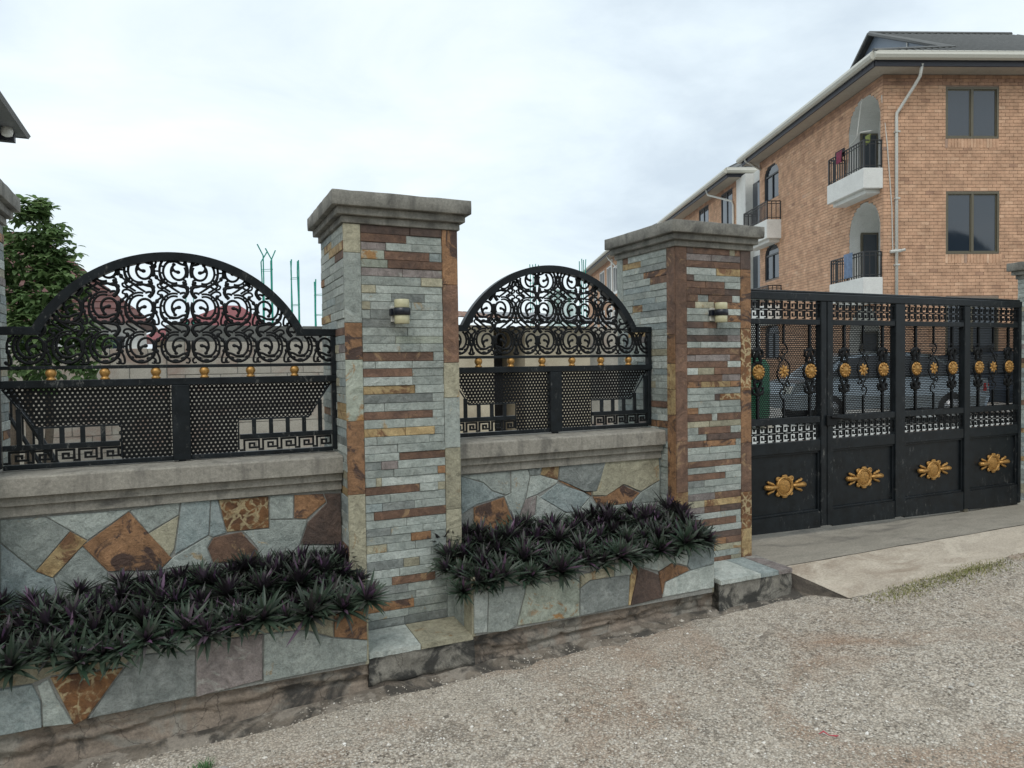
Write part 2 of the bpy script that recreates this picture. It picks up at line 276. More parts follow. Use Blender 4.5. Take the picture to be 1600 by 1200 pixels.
# ---------------------------------------------------------------- mesh helpers
ROOT = {}
class MB:
    def __init__(s): s.v = []; s.f = []; s.a = []; s.cur = 0.5
    def add(s, vs, fs):
        o = len(s.v); s.v += [tuple(x) for x in vs]; s.f += [tuple(i+o for i in f) for f in fs]; s.a += [s.cur]*len(fs); return s
    def box(s, x0, x1, y0, y1, z0, z1):
        return s.add([(x0,y0,z0),(x1,y0,z0),(x1,y1,z0),(x0,y1,z0),(x0,y0,z1),(x1,y0,z1),(x1,y1,z1),(x0,y1,z1)],
                     [(0,3,2,1),(4,5,6,7),(0,1,5,4),(1,2,6,5),(2,3,7,6),(3,0,4,7)])
    def cbox(s, x0, x1, y0, y1, z0, z1, c=0.004):
        # box with all edges chamfered
        vs = []; 
        for x, dx in ((x0, c), (x1, -c)):
            for y, dy in ((y0, c), (y1, -c)):
                for z, dz in ((z0, c), (z1, -c)):
                    vs += [(x, y+dy, z+dz), (x+dx, y, z+dz), (x+dx, y+dy, z)]
        i = lambda a, b, d, k: ((a*2+b)*2+d)*3+k
        fs = [(i(0,0,0,0),i(0,0,1,0),i(0,1,1,0),i(0,1,0,0)), (i(1,0,0,0),i(1,1,0,0),i(1,1,1,0),i(1,0,1,0)),
              (i(0,0,0,1),i(1,0,0,1),i(1,0,1,1),i(0,0,1,1)), (i(0,1,0,1),i(0,1,1,1),i(1,1,1,1),i(1,1,0,1)),
              (i(0,0,0,2),i(0,1,0,2),i(1,1,0,2),i(1,0,0,2)), (i(0,0,1,2),i(1,0,1,2),i(1,1,1,2),i(0,1,1,2))]
        for b in (0,1):
            for d in (0,1): fs.append((i(0,b,d,1),i(1,b,d,1),i(1,b,d,2),i(0,b,d,2)))
        for a in (0,1):
            for d in (0,1): fs.append((i(a,0,d,0),i(a,1,d,0),i(a,1,d,2),i(a,0,d,2)))
        for a in (0,1):
            for b in (0,1): fs.append((i(a,b,0,0),i(a,b,1,0),i(a,b,1,1),i(a,b,0,1)))
        for a in (0,1):
            for b in (0,1):
                for d in (0,1): fs.append((i(a,b,d,0),i(a,b,d,1),i(a,b,d,2)))
        return s.add(vs, fs)
    def rbox(s, x0, x1, y0, y1, z0, z1, st=0.05, amp=0.004, rad=0.006):
        # box of weathered concrete: fine grid, rounded edges, small chips
        lo, hi = Vector((x0, y0, z0)), Vector((x1, y1, z1)); ctr = (lo+hi)/2
        for ax in range(3):
            a, b = [k for k in range(3) if k != ax]; na = max(2, round((hi[a]-lo[a])/st)); nb = max(2, round((hi[b]-lo[b])/st))
            na = min(na, 30); nb = min(nb, 30)
            for sd in (0, 1):
                vs = []; fs = []
                ca = [lo[a], lo[a]+rad]+[lo[a]+(hi[a]-lo[a])*i/na for i in range(1, na)]+[hi[a]-rad, hi[a]]; cb = [lo[b], lo[b]+rad]+[lo[b]+(hi[b]-lo[b])*i/nb for i in range(1, nb)]+[hi[b]-rad, hi[b]]
                for u in ca:
                    for w in cb:
                        p = Vector((0, 0, 0)); p[a] = u; p[b] = w; p[ax] = hi[ax] if sd else lo[ax]
                        q = Vector([min(max(p[k], lo[k]+rad), hi[k]-rad) for k in range(3)]); d = p-q
                        if d.length > 1e-9: p = q+d.normalized()*rad
                        e = noise.noise(p*7)*0.5+noise.noise(p*23)*0.5; ch = max(0, noise.noise(p*16+Vector((9, 2, 5)))-0.45)*(1 if d.length > rad*1.2 else 0)
                        n_ = d.normalized() if d.length > 1e-9 else (p-ctr).normalized(); vs.append(p+n_*(amp*e-0.03*ch))
                L_ = len(cb)
                for i in range(len(ca)-1):
                    for j in range(L_-1):
                        f = (i*L_+j, i*L_+j+1, (i+1)*L_+j+1, (i+1)*L_+j); fs.append(f if (sd == 1) == (ax == 1) else f[::-1])
                s.add(vs, fs)
        return s
    def prism(s, poly, y0, y1):
        # poly in (x,z); extruded along y, front at y0
        n = len(poly); vs = [(x, y0, z) for x, z in poly]+[(x, y1, z) for x, z in poly]
        fs = [tuple(range(n)), tuple(range(2*n-1, n-1, -1))]+[(i, n+i, n+(i+1) % n, (i+1) % n) for i in range(n)]
        return s.add(vs, fs)
    def slabstone(s, poly, yf, yb, ch=0.004, gap=0.002):
        # chamfered stone facing -y, polygon inset by the joint
        q_ = []
        for i in range(len(poly)):
            a, b = Vector(poly[i]), Vector(poly[(i+1) % len(poly)]); k_ = max(1, int((b-a).length/0.045))
            for j in range(k_):
                p_ = a.lerp(b, j/k_); w_ = 0.0 if j == 0 else 0.0035*noise.noise(Vector((p_.x*31, p_.y*31, 0)))
                d_ = (b-a).normalized() if (b-a).length > 1e-6 else Vector((1, 0)); q_.append((p_.x-d_.y*w_, p_.y+d_.x*w_))
        poly = q_; n = len(poly)
        def inset(d):
            out = []
            for i in range(n):
                p0, p1, p2 = Vector(poly[i-1]), Vector(poly[i]), Vector(poly[(i+1) % n])
                a = (p1-p0); b = (p2-p1)
                a = a.normalized() if a.length > 1e-6 else Vector((1, 0)); b = b.normalized() if b.length > 1e-6 else a
                na = Vector((-a.y, a.x)); nb = Vector((-b.y, b.x))
                m = na+nb; m = m.normalized() if m.length > 1e-3 else na
                k = max(0.35, m.dot(na)); q = p1+m*sgn*(d/k); out.append((q.x, q.y))
            return out
        ar = sum(poly[i-1][0]*poly[i][1]-poly[i][0]*poly[i-1][1] for i in range(n)); sgn = 1 if ar > 0 else -1
        o = inset(gap); f = inset(gap+ch)
        vs = [(x, yb, z) for x, z in o]+[(x, yf+ch, z) for x, z in o]+[(x, yf, z) for x, z in f]
        fs = [tuple(range(2*n, 3*n))]
        for i in range(n):
            j = (i+1) % n; fs += [(i, j, n+j, n+i), (n+i, n+j, 2*n+j, 2*n+i)]
        return s.add(vs, fs)
    def tube(s, pts, r, seg=6, closed=False, cap=True, flat=1.0):
        pts = [Vector(p) for p in pts]; n = len(pts); rs = r if isinstance(r, (list, tuple)) else [r]*n
        vs = []; ref = None
        for i, p in enumerate(pts):
            a = pts[i-1] if (i > 0 or closed) else p; b = pts[(i+1) % n] if (i < n-1 or closed) else p
            t = (b-a).normalized() if (b-a).length > 1e-9 else Vector((0, 0, 1))
            if ref is None: ref = Vector((0, 1, 0)) if abs(t.y) < 0.9 else Vector((1, 0, 0))
            u = (ref-t*ref.dot(t)).normalized(); w = t.cross(u); ref = u
            for k in range(seg):
                an = 2*math.pi*k/seg; vs.append(p+u*math.cos(an)*rs[i]*flat+w*math.sin(an)*rs[i])
        fs = []
        for i in range(n if closed else n-1):
            for k in range(seg):
                a = i*seg+k; b = i*seg+(k+1) % seg; c = ((i+1) % n)*seg+(k+1) % seg; d = ((i+1) % n)*seg+k; fs.append((a, b, c, d))
        if cap and not closed: fs += [tuple(range(seg-1, -1, -1)), tuple(range((n-1)*seg, n*seg))]
        return s.add(vs, fs)
    def bar(s, a, b, w, h=None):
        return s.tube([a, b], w*0.7071, 4) if h is None else s.tube([a, b], w, 4)
    def lathe(s, c, prof, seg=16, axis='z'):
        vs = []; n = len(prof)
        for r, h in prof:
            for k in range(seg):
                an = 2*math.pi*k/seg; a, b = r*math.cos(an), r*math.sin(an)
                vs.append((c[0]+a, c[1]+b, c[2]+h) if axis == 'z' else (c[0]+a, c[1]-h, c[2]+b))
        fs = [(i*seg+k, i*seg+(k+1) % seg, (i+1)*seg+(k+1) % seg, (i+1)*seg+k) for i in range(n-1) for k in range(seg)]
        fs += [tuple(range(seg-1, -1, -1)), tuple(range((n-1)*seg, n*seg))]
        return s.add(vs, fs)
    def blob(s, c, rx, ry, rz, seg=8, rings=5, rot=0.0):
        vs = [(0, 0, 1)]; 
        for i in range(1, rings):
            ph = math.pi*i/rings
            for k in range(seg):
                an = 2*math.pi*k/seg; vs.append((math.sin(ph)*math.cos(an), math.sin(ph)*math.sin(an), math.cos(ph)))
        vs.append((0, 0, -1)); ca, sa = math.cos(rot), math.sin(rot); o = []
        for x, y, z in vs:
            x, y, z = x*rx, y*ry, z*rz; o.append((c[0]+x*ca-z*sa, c[1]+y, c[2]+x*sa+z*ca))
        fs = [(0, 1+k, 1+(k+1) % seg) for k in range(seg)]
        for i in range(rings-2):
            for k in range(seg): fs.append((1+i*seg+k, 1+(i+1)*seg+k, 1+(i+1)*seg+(k+1) % seg, 1+i*seg+(k+1) % seg))
        L = len(o)-1; b = 1+(rings-2)*seg
        fs += [(b+k, L, b+(k+1) % seg) for k in range(seg)]
        return s.add(o, fs)
    def build(s, name, mat, parent=None, smooth=False, off=None):
        me = bpy.data.meshes.new(name)
        o3 = off if off is not None else (ROOT.get(parent.name, (0, 0, 0)) if parent else (0, 0, 0))
        me.from_pydata([(x-o3[0], y-o3[1], z-o3[2]) for x, y, z in s.v], [], s.f)
        at = me.attributes.new('rnd', 'FLOAT', 'FACE'); at.data.foreach_set('value', s.a)
        me.materials.append(MATS[mat])
        if smooth: me.polygons.foreach_set('use_smooth', [True]*len(me.polygons))
        me.update()
        return link(name, me, parent)
def link(name, me, parent=None):
    o = bpy.data.objects.new(name, me); COL.objects.link(o)
    if parent: o.parent = parent; ROOT[o.name] = ROOT.get(parent.name, (0, 0, 0))
    return o
def thing(name, loc, label, cat, group=None, rz=0.0, local=False):
    o = bpy.data.objects.new(name, None); COL.objects.link(o); o.location = loc; o.rotation_euler = (0, 0, rz); o.empty_display_size = 0.1
    ROOT[o.name] = (0, 0, 0) if local else tuple(loc)
    tag(o, label, cat, group); return o
def tag(o, label, cat, group=None):
    o['label'] = label; o['category'] = cat
    if group: o['group'] = group
    return o
def kind(o, k): o['kind'] = k; return o
def top(mb, name, mat, label, cat, group=None, loc=None, smooth=False):
    # a one-mesh thing whose origin sits at its base
    if loc is None:
        xs = [v[0] for v in mb.v]; ys = [v[1] for v in mb.v]; zs = [v[2] for v in mb.v]
        loc = ((min(xs)+max(xs))/2, (min(ys)+max(ys))/2, min(zs))
    o = mb.build(name, mat, None, smooth, loc); o.location = loc; return tag(o, label, cat, group)
def road_z(x): return 0.03+0.035*max(-6.0, min(7.0, x))
def fbm(x, y, z, s=1.0): return noise.fractal(Vector((x*s, y*s, z*s)), 0.9, 2.1, 4)

# ---------------------------------------------------------------- the setting: ground, road, yard, driveway
me = MB(); me.add([(-400, -400, -0.6), (400, -400, -0.6), (400, 400, -0.6), (-400, 400, -0.6)], [(0, 1, 2, 3)])
kind(me.build('ground', 'ground_soil'), 'structure')
mb = MB(); xs = [-14+0.25*i for i in range(4*48+1)]; ys = [-9, -6, -4, -3, -2, -1.2]+[-0.6+0.12*i for i in range(34)]
for y in ys:
    for x in xs: mb.v.append((x, y, road_z(x)+0.012*fbm(x, y, 0, 1.3)-(0.03 if y < -1 else 0)))
nx = len(xs)
for j in range(len(ys)-1):
    for i in range(nx-1): mb.f.append((j*nx+i, j*nx+i+1, (j+1)*nx+i+1, (j+1)*nx+i)); mb.a.append(0.5)
kind(mb.build('road', 'road_gravel', None, True), 'structure')
# dirt verge between the road and the wall foot
mb = MB(); xs = [-3+0.06*i for i in range(110)]
for x in xs:
    w = 0.045+0.05*noise.noise(Vector((x*2.1, 3, 0)))+0.05*noise.noise(Vector((x*7, 9, 0)))
    for k in range(5):
        y = 3.33-(0.07+w)*k/4; mb.v.append((x, y, road_z(x)+0.014*(1-k/4)**2+0.006*(1-k/4)+(0.012*fbm(x, y, 2, 6) if k < 3 else 0)+0.012*fbm(x, y, 0, 1.3)*min(1, k/3)-(0.006 if k == 4 else 0)))
for i in range(len(xs)-1):
    for k in range(4): mb.f.append((i*5+k, i*5+k+1, (i+1)*5+k+1, (i+1)*5+k)); mb.a.append(0.5)
kind(mb.build('verge', 'edge_dirt', None, True), 'structure')
# loose chippings on the road
mb = MB(); rr = random.Random(3); octv = [(1,0,0),(-1,0,0),(0,1,0),(0,-1,0),(0,0,1),(0,0,-0.4)]; octf = [(0,2,4),(2,1,4),(1,3,4),(3,0,4)]
n = 0
while n < 60000:
    d = 1.6/(rr.random()**0.75+0.055); an = rr.uniform(-13, 62)
    x, y = d*math.sin(R(an)), d*math.cos(R(an))
    if y > 3.31 or d > 12 or (y > 2.98 and x > 3.4): continue
    if fbm(x, y, 5, 0.8) < rr.uniform(-0.75, 0.05): continue
    s = rr.uniform(0.0025, 0.0065) if rr.random() < 0.965 else rr.uniform(0.006, 0.013)
    z = road_z(x)+0.012*fbm(x, y, 0, 1.3)+0.001+(0.014*min(1, max(0, (y-3.24)/0.08)));
    if y > 3.24 and rr.random() < 0.25: continue
    c_, s_ = math.cos(rr.random()*6.28), math.sin(rr.random()*6.28)
    mb.cur = min(1, max(0, rr.gauss(0.5, 0.24))); vs = []
    for px, py, pz in octv[:5]:
        k = s*rr.uniform(0.65, 1.3); vs.append((x+(px*c_-py*s_)*k, y+(px*s_+py*c_)*k, z+pz*k*0.75))
    mb.add(vs, octf); n += 1
kind(mb.build('loose_gravel', 'gravel_chips'), 'stuff')
o = SC.objects['loose_gravel']; o['label'] = 'loose grey and pale chippings strewn over the road'; o['category'] = 'gravel'
# bigger loose stones on the road that can be picked out
def pebble(x, y, s, mat, label):
    m = MB(); m.blob((x, y, road_z(x)+s*0.32), s, s*0.75, s*0.5, 8, 6)
    m.v = [(a+s*0.22*noise.noise(Vector((a*60, b*60, c*60))), b+s*0.2*noise.noise(Vector((b*60, c*60, a*60))), c) for a, b, c in m.v]
    top(m, 'stone', mat, label, 'stone', None, None, False)

mb = MB(); mb.box(3.2, 60, 4.02, 70, -0.6, 0.285); mb.box(-30, 3.2, 4.02, 70, -0.6, 0.22)
kind(mb.build('yard', 'yard_concrete'), 'structure')

# driveway: a dark strip along the gate and a pale ramp down to the road
def patch(name, mat, P, nx_=28, ny_=8, th=0.14, side=None):
    m = MB(); (a, b, c, d) = [Vector(p) for p in P]
    for j in range(ny_+1):
        for i in range(nx_+1):
            s, t = i/nx_, j/ny_; p = a.lerp(b, s).lerp(d.lerp(c, s), t); e = 0.006*fbm(p.x, p.y, 7, 2.2)
            m.v.append((p.x, p.y+(0.015*noise.noise(Vector((p.x*4, 1, 1))) if j == 0 else 0), p.z+e))
    for j in range(ny_):
        for i in range(nx_): k = j*(nx_+1)+i; m.f.append((k, k+1, k+nx_+2, k+nx_+1)); m.a.append(0.5)
    top_ = len(m.v); ring = list(range(nx_+1))+[j*(nx_+1)+nx_ for j in range(1, ny_+1)]+[ny_*(nx_+1)+i for i in range(nx_-1, -1, -1)]+[j*(nx_+1) for j in range(ny_-1, 0, -1)]
    o = m.build(name, mat, None, True)
    e = MB(); vs = [m.v[i] for i in ring]; k = len(vs)
    e.add([(x, y, z-0.003) for x, y, z in vs]+[(x+(0.015 if i < nx_+1 else 0), y+0.02, z-th+0.02*noise.noise(Vector((x*6, y*6, 0)))) for i, (x, y, z) in enumerate(vs)], [(i, (i+1) % k, k+(i+1) % k, k+i) for i in range(k)])
    e.add([(x, y+0.02, z-th) for x, y, z in vs], [tuple(range(k))])
    kind(o, 'structure'); e.build('slab_edge', 'slab_side', o)
    return o
patch('driveway_ramp', 'apron_light', [(3.64, 3.06, 0.165), (7.6, 2.93, 0.25), (7.6, 3.40, 0.285), (3.405, 3.385, 0.30)], 40, 8, 0.13)
patch('driveway', 'apron_dark', [(3.39, 3.39, 0.302), (7.6, 3.405, 0.287), (7.6, 4.10, 0.285), (3.38, 4.10, 0.335)], 40, 8, 0.13)

# grass tuft along the ramp foot and the weed by the wall
def blades(name, mat, spots, hgt, label, cat):
    m = MB(); rr = random.Random(name)
    for x, y, n_, sx, sy_ in spots:
        for _ in range(n_):
            px, py = x+rr.gauss(0, sx), y+rr.gauss(0, sy_); z = road_z(px); h = hgt*rr.uniform(0.4, 1.3); a = rr.random()*6.28; le = rr.uniform(0.3, 1.1)
            dx, dy = math.cos(a), math.sin(a); w = 0.0022; m.cur = rr.random()
            m.add([(px-dy*w, py+dx*w, z), (px+dy*w, py-dx*w, z), (px+dx*h*le*0.5+dy*w*0.7, py+dy*h*le*0.5-dx*w*0.7, z+h*0.65), (px+dx*h*le*0.5-dy*w*0.7, py+dy*h*le*0.5+dx*w*0.7, z+h*0.65), (px+dx*h*le, py+dy*h*le, z+h*0.8)],
                  [(0, 1, 2, 3), (3, 2, 4)])
    o = m.build(name, mat); kind(o, 'stuff'); o['label'] = label; o['category'] = cat
blades('dry_grass', 'grass_blade', [(3.95+0.16*i, 2.97+0.01*i, 260, 0.12, 0.05) for i in range(7)]+[(4.1, 2.92, 150, 0.2, 0.05), (4.6, 2.93, 140, 0.3, 0.05), (5.0, 3.0, 60, 0.2, 0.02)], 0.021, 'yellowing grass along the foot of the driveway ramp', 'grass')
blades('weed', 'weed_blade', [(0.02, 3.03, 70, 0.02, 0.015)], 0.035, 'small green weed at the foot of the rendered wall', 'weed')
pebble(0.09, 2.98, 0.022, 'stone_pale', 'pale stone beside the small green weed')
pebble(3.18, 2.02, 0.016, 'stone_pale', 'larger of the two pale stones on the road at right')
pebble(3.08, 2.05, 0.013, 'stone_pale', 'smaller of the two pale stones on the road at right')
rr = random.Random(91)
m = MB()
for k in range(420):
    d = rr.uniform(2.0, 7.0); an = rr.uniform(-8, 58); x, y = d*math.sin(R(an)), d*math.cos(R(an))
    if y > 2.95 or fbm(x, y, 8, 1.1) < rr.uniform(-0.4, 0.3): continue
    s_ = rr.uniform(0.006, 0.013); n0 = len(m.v); m.cur = min(1, max(0, rr.gauss(0.6, 0.3))); m.blob((x, y, road_z(x)+s_*0.3), s_, s_*rr.uniform(0.6, 1), s_*0.6, 6, 4, rr.uniform(0, 3))
    m.v[n0:] = [(a+s_*0.25*noise.noise(Vector((a*90, b*90, c*90))), b+s_*0.25*noise.noise(Vector((b*90, c*90, a*90))), c) for a, b, c in m.v[n0:]]
o = m.build('coarse_gravel', 'gravel_chips'); kind(o, 'stuff'); o['label'] = 'coarser pebbles scattered among the road chippings'; o['category'] = 'gravel'
m = MB(); z = road_z(2.3)+0.008
m.tube([(2.27, 2.05, z), (2.29, 2.045, z+0.008), (2.295, 2.02, z+0.003), (2.31, 2.0, z+0.006), (2.33, 2.005, z+0.002)], [0.001, 0.004, 0.0015, 0.004, 0.001], 5)
top(m, 'litter_strip', 'litter_red', 'scrap of red plastic lying on the road', 'litter')

# ---------------------------------------------------------------- base course under planters and pillars
root = thing('base_wall', (1.0, 3.5, 0.0), 'cracked and stained rendered base course under planters and pillars', 'wall')
mb = MB(); xs = [-3.0+0.018*i for i in range(358)]; xs = [x for x in xs if x < 3.40]+[3.40]; nz_ = 22
for x in xs:
    zt = 0.235+0.018*(x+0.7); zb = road_z(x)-0.05
    if x > 2.86: zt = 0.30
    if 0.75 < x < 1.30: zt = 0.235
    for k in range(nz_+1):
        t = k/nz_; z = zt+(zb-zt)*t
        y = 3.350-0.05*max(0, t-0.55)**1.5*2+0.012*fbm(x, z, 1, 9)+0.005*fbm(x, z, 4, 30)
        ed = 0.42+0.16*noise.noise(Vector((x*3.3, 0.5, 0)))+0.05*noise.noise(Vector((x*13, 4, 0)))   # broken edge of the top coat
        if t < ed: y -= 0.014
        for cz in (0.16+0.02*math.sin(x*5), 0.10+0.015*math.sin(x*3+1)):
            if abs(z-cz-road_z(x)*0.4-0.02*noise.noise(Vector((x*6, cz*9, 0)))) < 0.006: y += 0.012
        mb.v.append((x, y, z))
m_ = nz_+1
for i in range(len(xs)-1):
    for k in range(nz_): mb.f.append((i*m_+k, i*m_+k+1, (i+1)*m_+k+1, (i+1)*m_+k)); mb.a.append(0.5)
L = (len(xs)-1)*m_
mb.add([mb.v[L], mb.v[L+nz_], (3.40, 3.60, road_z(3.4)-0.05), (3.40, 3.60, 0.30)], [(0, 1, 2, 3)])
mb.build('render_coat', 'base_render', root, True)
mb = MB(); mb.box(-3.0, 3.395, 3.375, 3.62, -0.3, 0.20); mb.build('core', 'mortar', root)
# plinth noses: rougher grey blocks in front of the pillars
def nose(x0, x1, zt, yf):
    m = MB(); nx_, nz2 = 22, 9
    for j in range(nz2+1):
        for i in range(nx_+1):
            x = x0+(x1-x0)*i/nx_; t = j/nz2; low = 0.085+0.03*noise.noise(Vector((x*9, 2, 0)))
            z = zt-t*(zt-low); e = 1.0 if 0 < j else 0.0
            m.v.append((x, yf+0.010*fbm(x, z, 3, 11)+(0.02 if j == nz2 else 0), z))
    for j in range(nz2):
        for i in range(nx_): k = j*(nx_+1)+i; m.f.append((k, k+nx_+1, k+nx_+2, k+1)); m.a.append(0.5)
    k = len(m.v); 
    for side in (0, nx_):
        col = [j*(nx_+1)+side for j in range(nz2+1)]; base = len(m.v)
        for c in col: m.v.append((m.v[c][0], yf+0.2, m.v[c][2]))
        for j in range(nz2): m.f.append((col[j], col[j+1], base+j+1, base+j)); m.a.append(0.5)
    m.build('plinth_block', 'base_grey', root, True)
nose(0.752, 1.292, 0.236, 3.325); nose(2.83, 3.405, 0.300, 3.285)

# ---------------------------------------------------------------- stone-clad pillars
PW, PD, PT = 0.60, 0.65, 2.335
def tile(parent, face, a0, a1, z0, z1, base, mat, pr, nm='tile'):
    # face: 'f' front (-y), 'l' left (-x), 'r' right (+x); a = coordinate along the face
    c = 0.0018; g = 0.0009; th = 0.012; d = pr
    A0, A1, Z0, Z1 = a0+g, a1-g, z0+g, z1-g
    q = [(A0, -th, Z0), (A1, -th, Z0), (A1, -th, Z1), (A0, -th, Z1), (A0, d-c, Z0), (A1, d-c, Z0), (A1, d-c, Z1), (A0, d-c, Z1), (A0+c, d, Z0+c), (A1-c, d, Z0+c), (A1-c, d, Z1-c), (A0+c, d, Z1-c)]
    fs = [(8, 9, 10, 11)]+[(i, (i+1) % 4, 4+(i+1) % 4, 4+i) for i in range(4)]+[(4+i, 4+(i+1) % 4, 8+(i+1) % 4, 8+i) for i in range(4)]
    if face == 'f': vs = [(a, base-p, z) for a, p, z in q]
    elif face == 'l': vs = [(base-p, a, z) for a, p, z in q]; fs = [f[::-1] for f in fs]
    elif face == 'r': vs = [(base+p, a, z) for a, p, z in q]
    else: vs = [(a, base+p, z) for a, p, z in q]; fs = [f[::-1] for f in fs]
    m = parent if isinstance(parent, MB) else MB(); m.add(vs, fs)
    if m is not parent: return m.build(nm, CODE[mat], parent)
def seg(s): return [(c, float(v)) for c, v in re.findall(r'([a-z])([\d.]+)', s)]
ROWS_P1 = ['k.6k1', 'b.55g1', 'p.3g.62g1', 'r.28b.84u1', 'r.32b1', 'p.5p1', 'g.73t1', 't.17g1', 'g.36d.77g1', 't.1l.6g1', 'g.1d.45g1', 'd.4g1', 'g.55g1', 'g.4r1', 'g.7g1', 'b.87g1', 'g.15g.6g1', 'b.6g1', 'l.6g1', 'y.63g1', 'd.85g1', 'g.25g1', 'b.85g1', 'g.5g1', 'y.5y.87g1', 'g.15g.8g1', 'l.4g1', 'g.42b1', 'd.2p.4g1', 'g.35g.9o1', 'g.13t.2l1', 'b.67g.9t1', 'g.3g1', 'u.2d.6g1', 'g.1b1', 'g.5g1', 'd.3g.7g1', 'g.55o.8g1', 't.25g.6g1', 'l.8g1', 'd.45t.65g1', 'l.4g1', 'g.3b.85g1', 'd.5g1', 'g.6l1', 'o.57g1', 'g.5g1', 'd.45d1']
ROWS_P2 = ['k.12b.8t.9b1', 'p.45p1', 'b.5b1', 'l.55y1', 'k.13g1', 'b.35b.7g1', 'b.25b.7k1', 'b.2d.4b.85l1', 'b.15t.5o1', 'g.4l1', 'g.75o1', 'k.3b.55g1', 'd.4d1', 'k.75p1', 'g.25l1', 'b.45b1', 'p.15p.8b1', 'b.75l1', 'l.2t.5b1', 'b.65p1', 'o.25y.8o1', 'g.5d1', 'g.5k.6v1', 'g.6g1', 'o.2g1', 'b.45l.55b1', 't.4t1', 'g.2b.8g1', 'g.35k1', 'b.3o.9g1', 'g.4g1', 'l.7g1', 'b.5b1', 'g.5l1', 'b.7g1', 'd.3g1', 'g.5l1', 'p.5b1', 't.3y1', 'p.3b.6k1', 'l.6g1', 'b.9g1', 'g.3l1', 'k1', 'b.35o.7b1', 't.5t1', 'l.7g1', 'g.4b.8t1']
def side_rows(rr, bias):
    rows = []
    for i in range(48):
        x = 0; s = ''
        while x < 0.93:
            x = min(1, x+rr.uniform(0.2, 0.6)); x = 1 if x > 0.88 else x
            c = rr.choice('ggggggllluuudgg') if rr.random() > bias else rr.choice('bbyytpo')
            s += c+'%.2f' % x
        rows.append(s)
    return rows
def pillar(x0, rows, lab, strips_l, strips_r, sidestrip, zbase, bias, seed, group='stone clad gate pillars', front=True, left=True, right=False, y0=3.60):
    rr = random.Random(seed); x1 = x0+PW; y1 = y0+PD; xc = (x0+x1)/2
    root = thing('pillar', (xc, (y0+y1)/2, 0.15), lab, 'pillar', group)
    MB().box(x0+0.006, x1-0.006, y0+0.006, y1-0.006, 0.0, PT+0.05).build('core', 'mortar', root)
    H = (PT-zbase)/48; sw = 0.084
    def rowtiles(face, rws, a0, a1, base, tgt):
        jz = [PT]+[PT-H*(i+1)+rr.uniform(-0.003, 0.003) for i in range(47)]+[zbase]
        for i, s in enumerate(rws):
            p = a0
            for c, f in seg(s):
                q = a0+(a1-a0)*f
                if q-p > 0.008: tile(tgt, face, p, q, jz[i+1], jz[i], base, c, rr.uniform(0.0005, 0.007) if not isinstance(tgt, MB) else rr.uniform(0.0005, 0.005))
                p = q
    def strip(face, a0, a1, base, cuts):
        z = PT
        for c, f in cuts:
            z2 = zbase+(PT-zbase)*(1-f); tile(root, face, a0, a1, z2, z, base, c, 0.006, 'edge_slab'); z = z2
    if front:
        strip('f', x0-0.004, x0+sw, y0, seg(strips_l)); strip('f', x1-sw, x1+0.004, y0, seg(strips_r)); rowtiles('f', rows, x0+sw, x1-sw, y0, root)
    if left:
        if sidestrip:
            strip('l', y0+0.002, y0+0.085, x0, seg(sidestrip)); strip('l', y1-0.07, y1, x0, seg('g.3d.6g1')); rowtiles('l', side_rows(rr, bias), y0+0.085, y1-0.07, x0, root)
        else: rowtiles('l', side_rows(rr, bias), y0+0.002, y1, x0, root)
    sides = []
    for fc, on in (('r', True), ('b', True)):
        if fc == 'r' and right:
            rowtiles('r', side_rows(rr, bias), y0+0.002, y1, x1, root); continue
        m = MB(); rowtiles(fc, side_rows(rr, 0.0), y0+0.002 if fc == 'r' else x0, y1 if fc == 'r' else x1, x1 if fc == 'r' else y1, m)
        kind(m.build('side_tiles', 'slate_grey', root), 'stuff')
    # three-step concrete cap
    cap = None
    for o_, za, zb in ((0.016, PT, PT+0.038), (0.040, PT+0.038, PT+0.078), (0.066, PT+0.078, PT+0.152)):
        m = MB(); m.rbox(x0-o_, x1+o_, y0-o_, y1+o_, za, zb, 0.05, 0.004, 0.005)
        cap = m.build('cap_step' if zb < PT+0.14 else 'cap_slab', 'cap_concrete', root, True)
    return root
P0 = pillar(-1.41, ROWS_P2, 'slate clad pillar cut off by the left edge of the picture', 'g.5b1', 'g.3o.6g1', None, 0.24, 0.2, 5, right=True, left=False)
P1 = pillar(0.73, ROWS_P1, 'mostly grey slate clad pillar between the two ornate fence panels', 't.07g.24o.33r.48o.66t.86t1', 'o.14b.34t.43g.56t.72t.86g1', None, 0.26, 0.13, 11)
P2 = pillar(2.772, ROWS_P2, 'brown banded slate pillar beside the black gate', 'b.3b.6b.76y.88t1', 'k.06o.25v.45o.62b.78v.9y1', 'b.27o.36y.44y.52o.8o1', 0.31, 0.14, 23)
P3 = pillar(7.02, ROWS_P1, 'stone clad pillar past the far end of the gate', 't.2o.45d.6b.78g1', 'g.5t1', None, 0.27, 0.2, 31, left=True, y0=3.40)

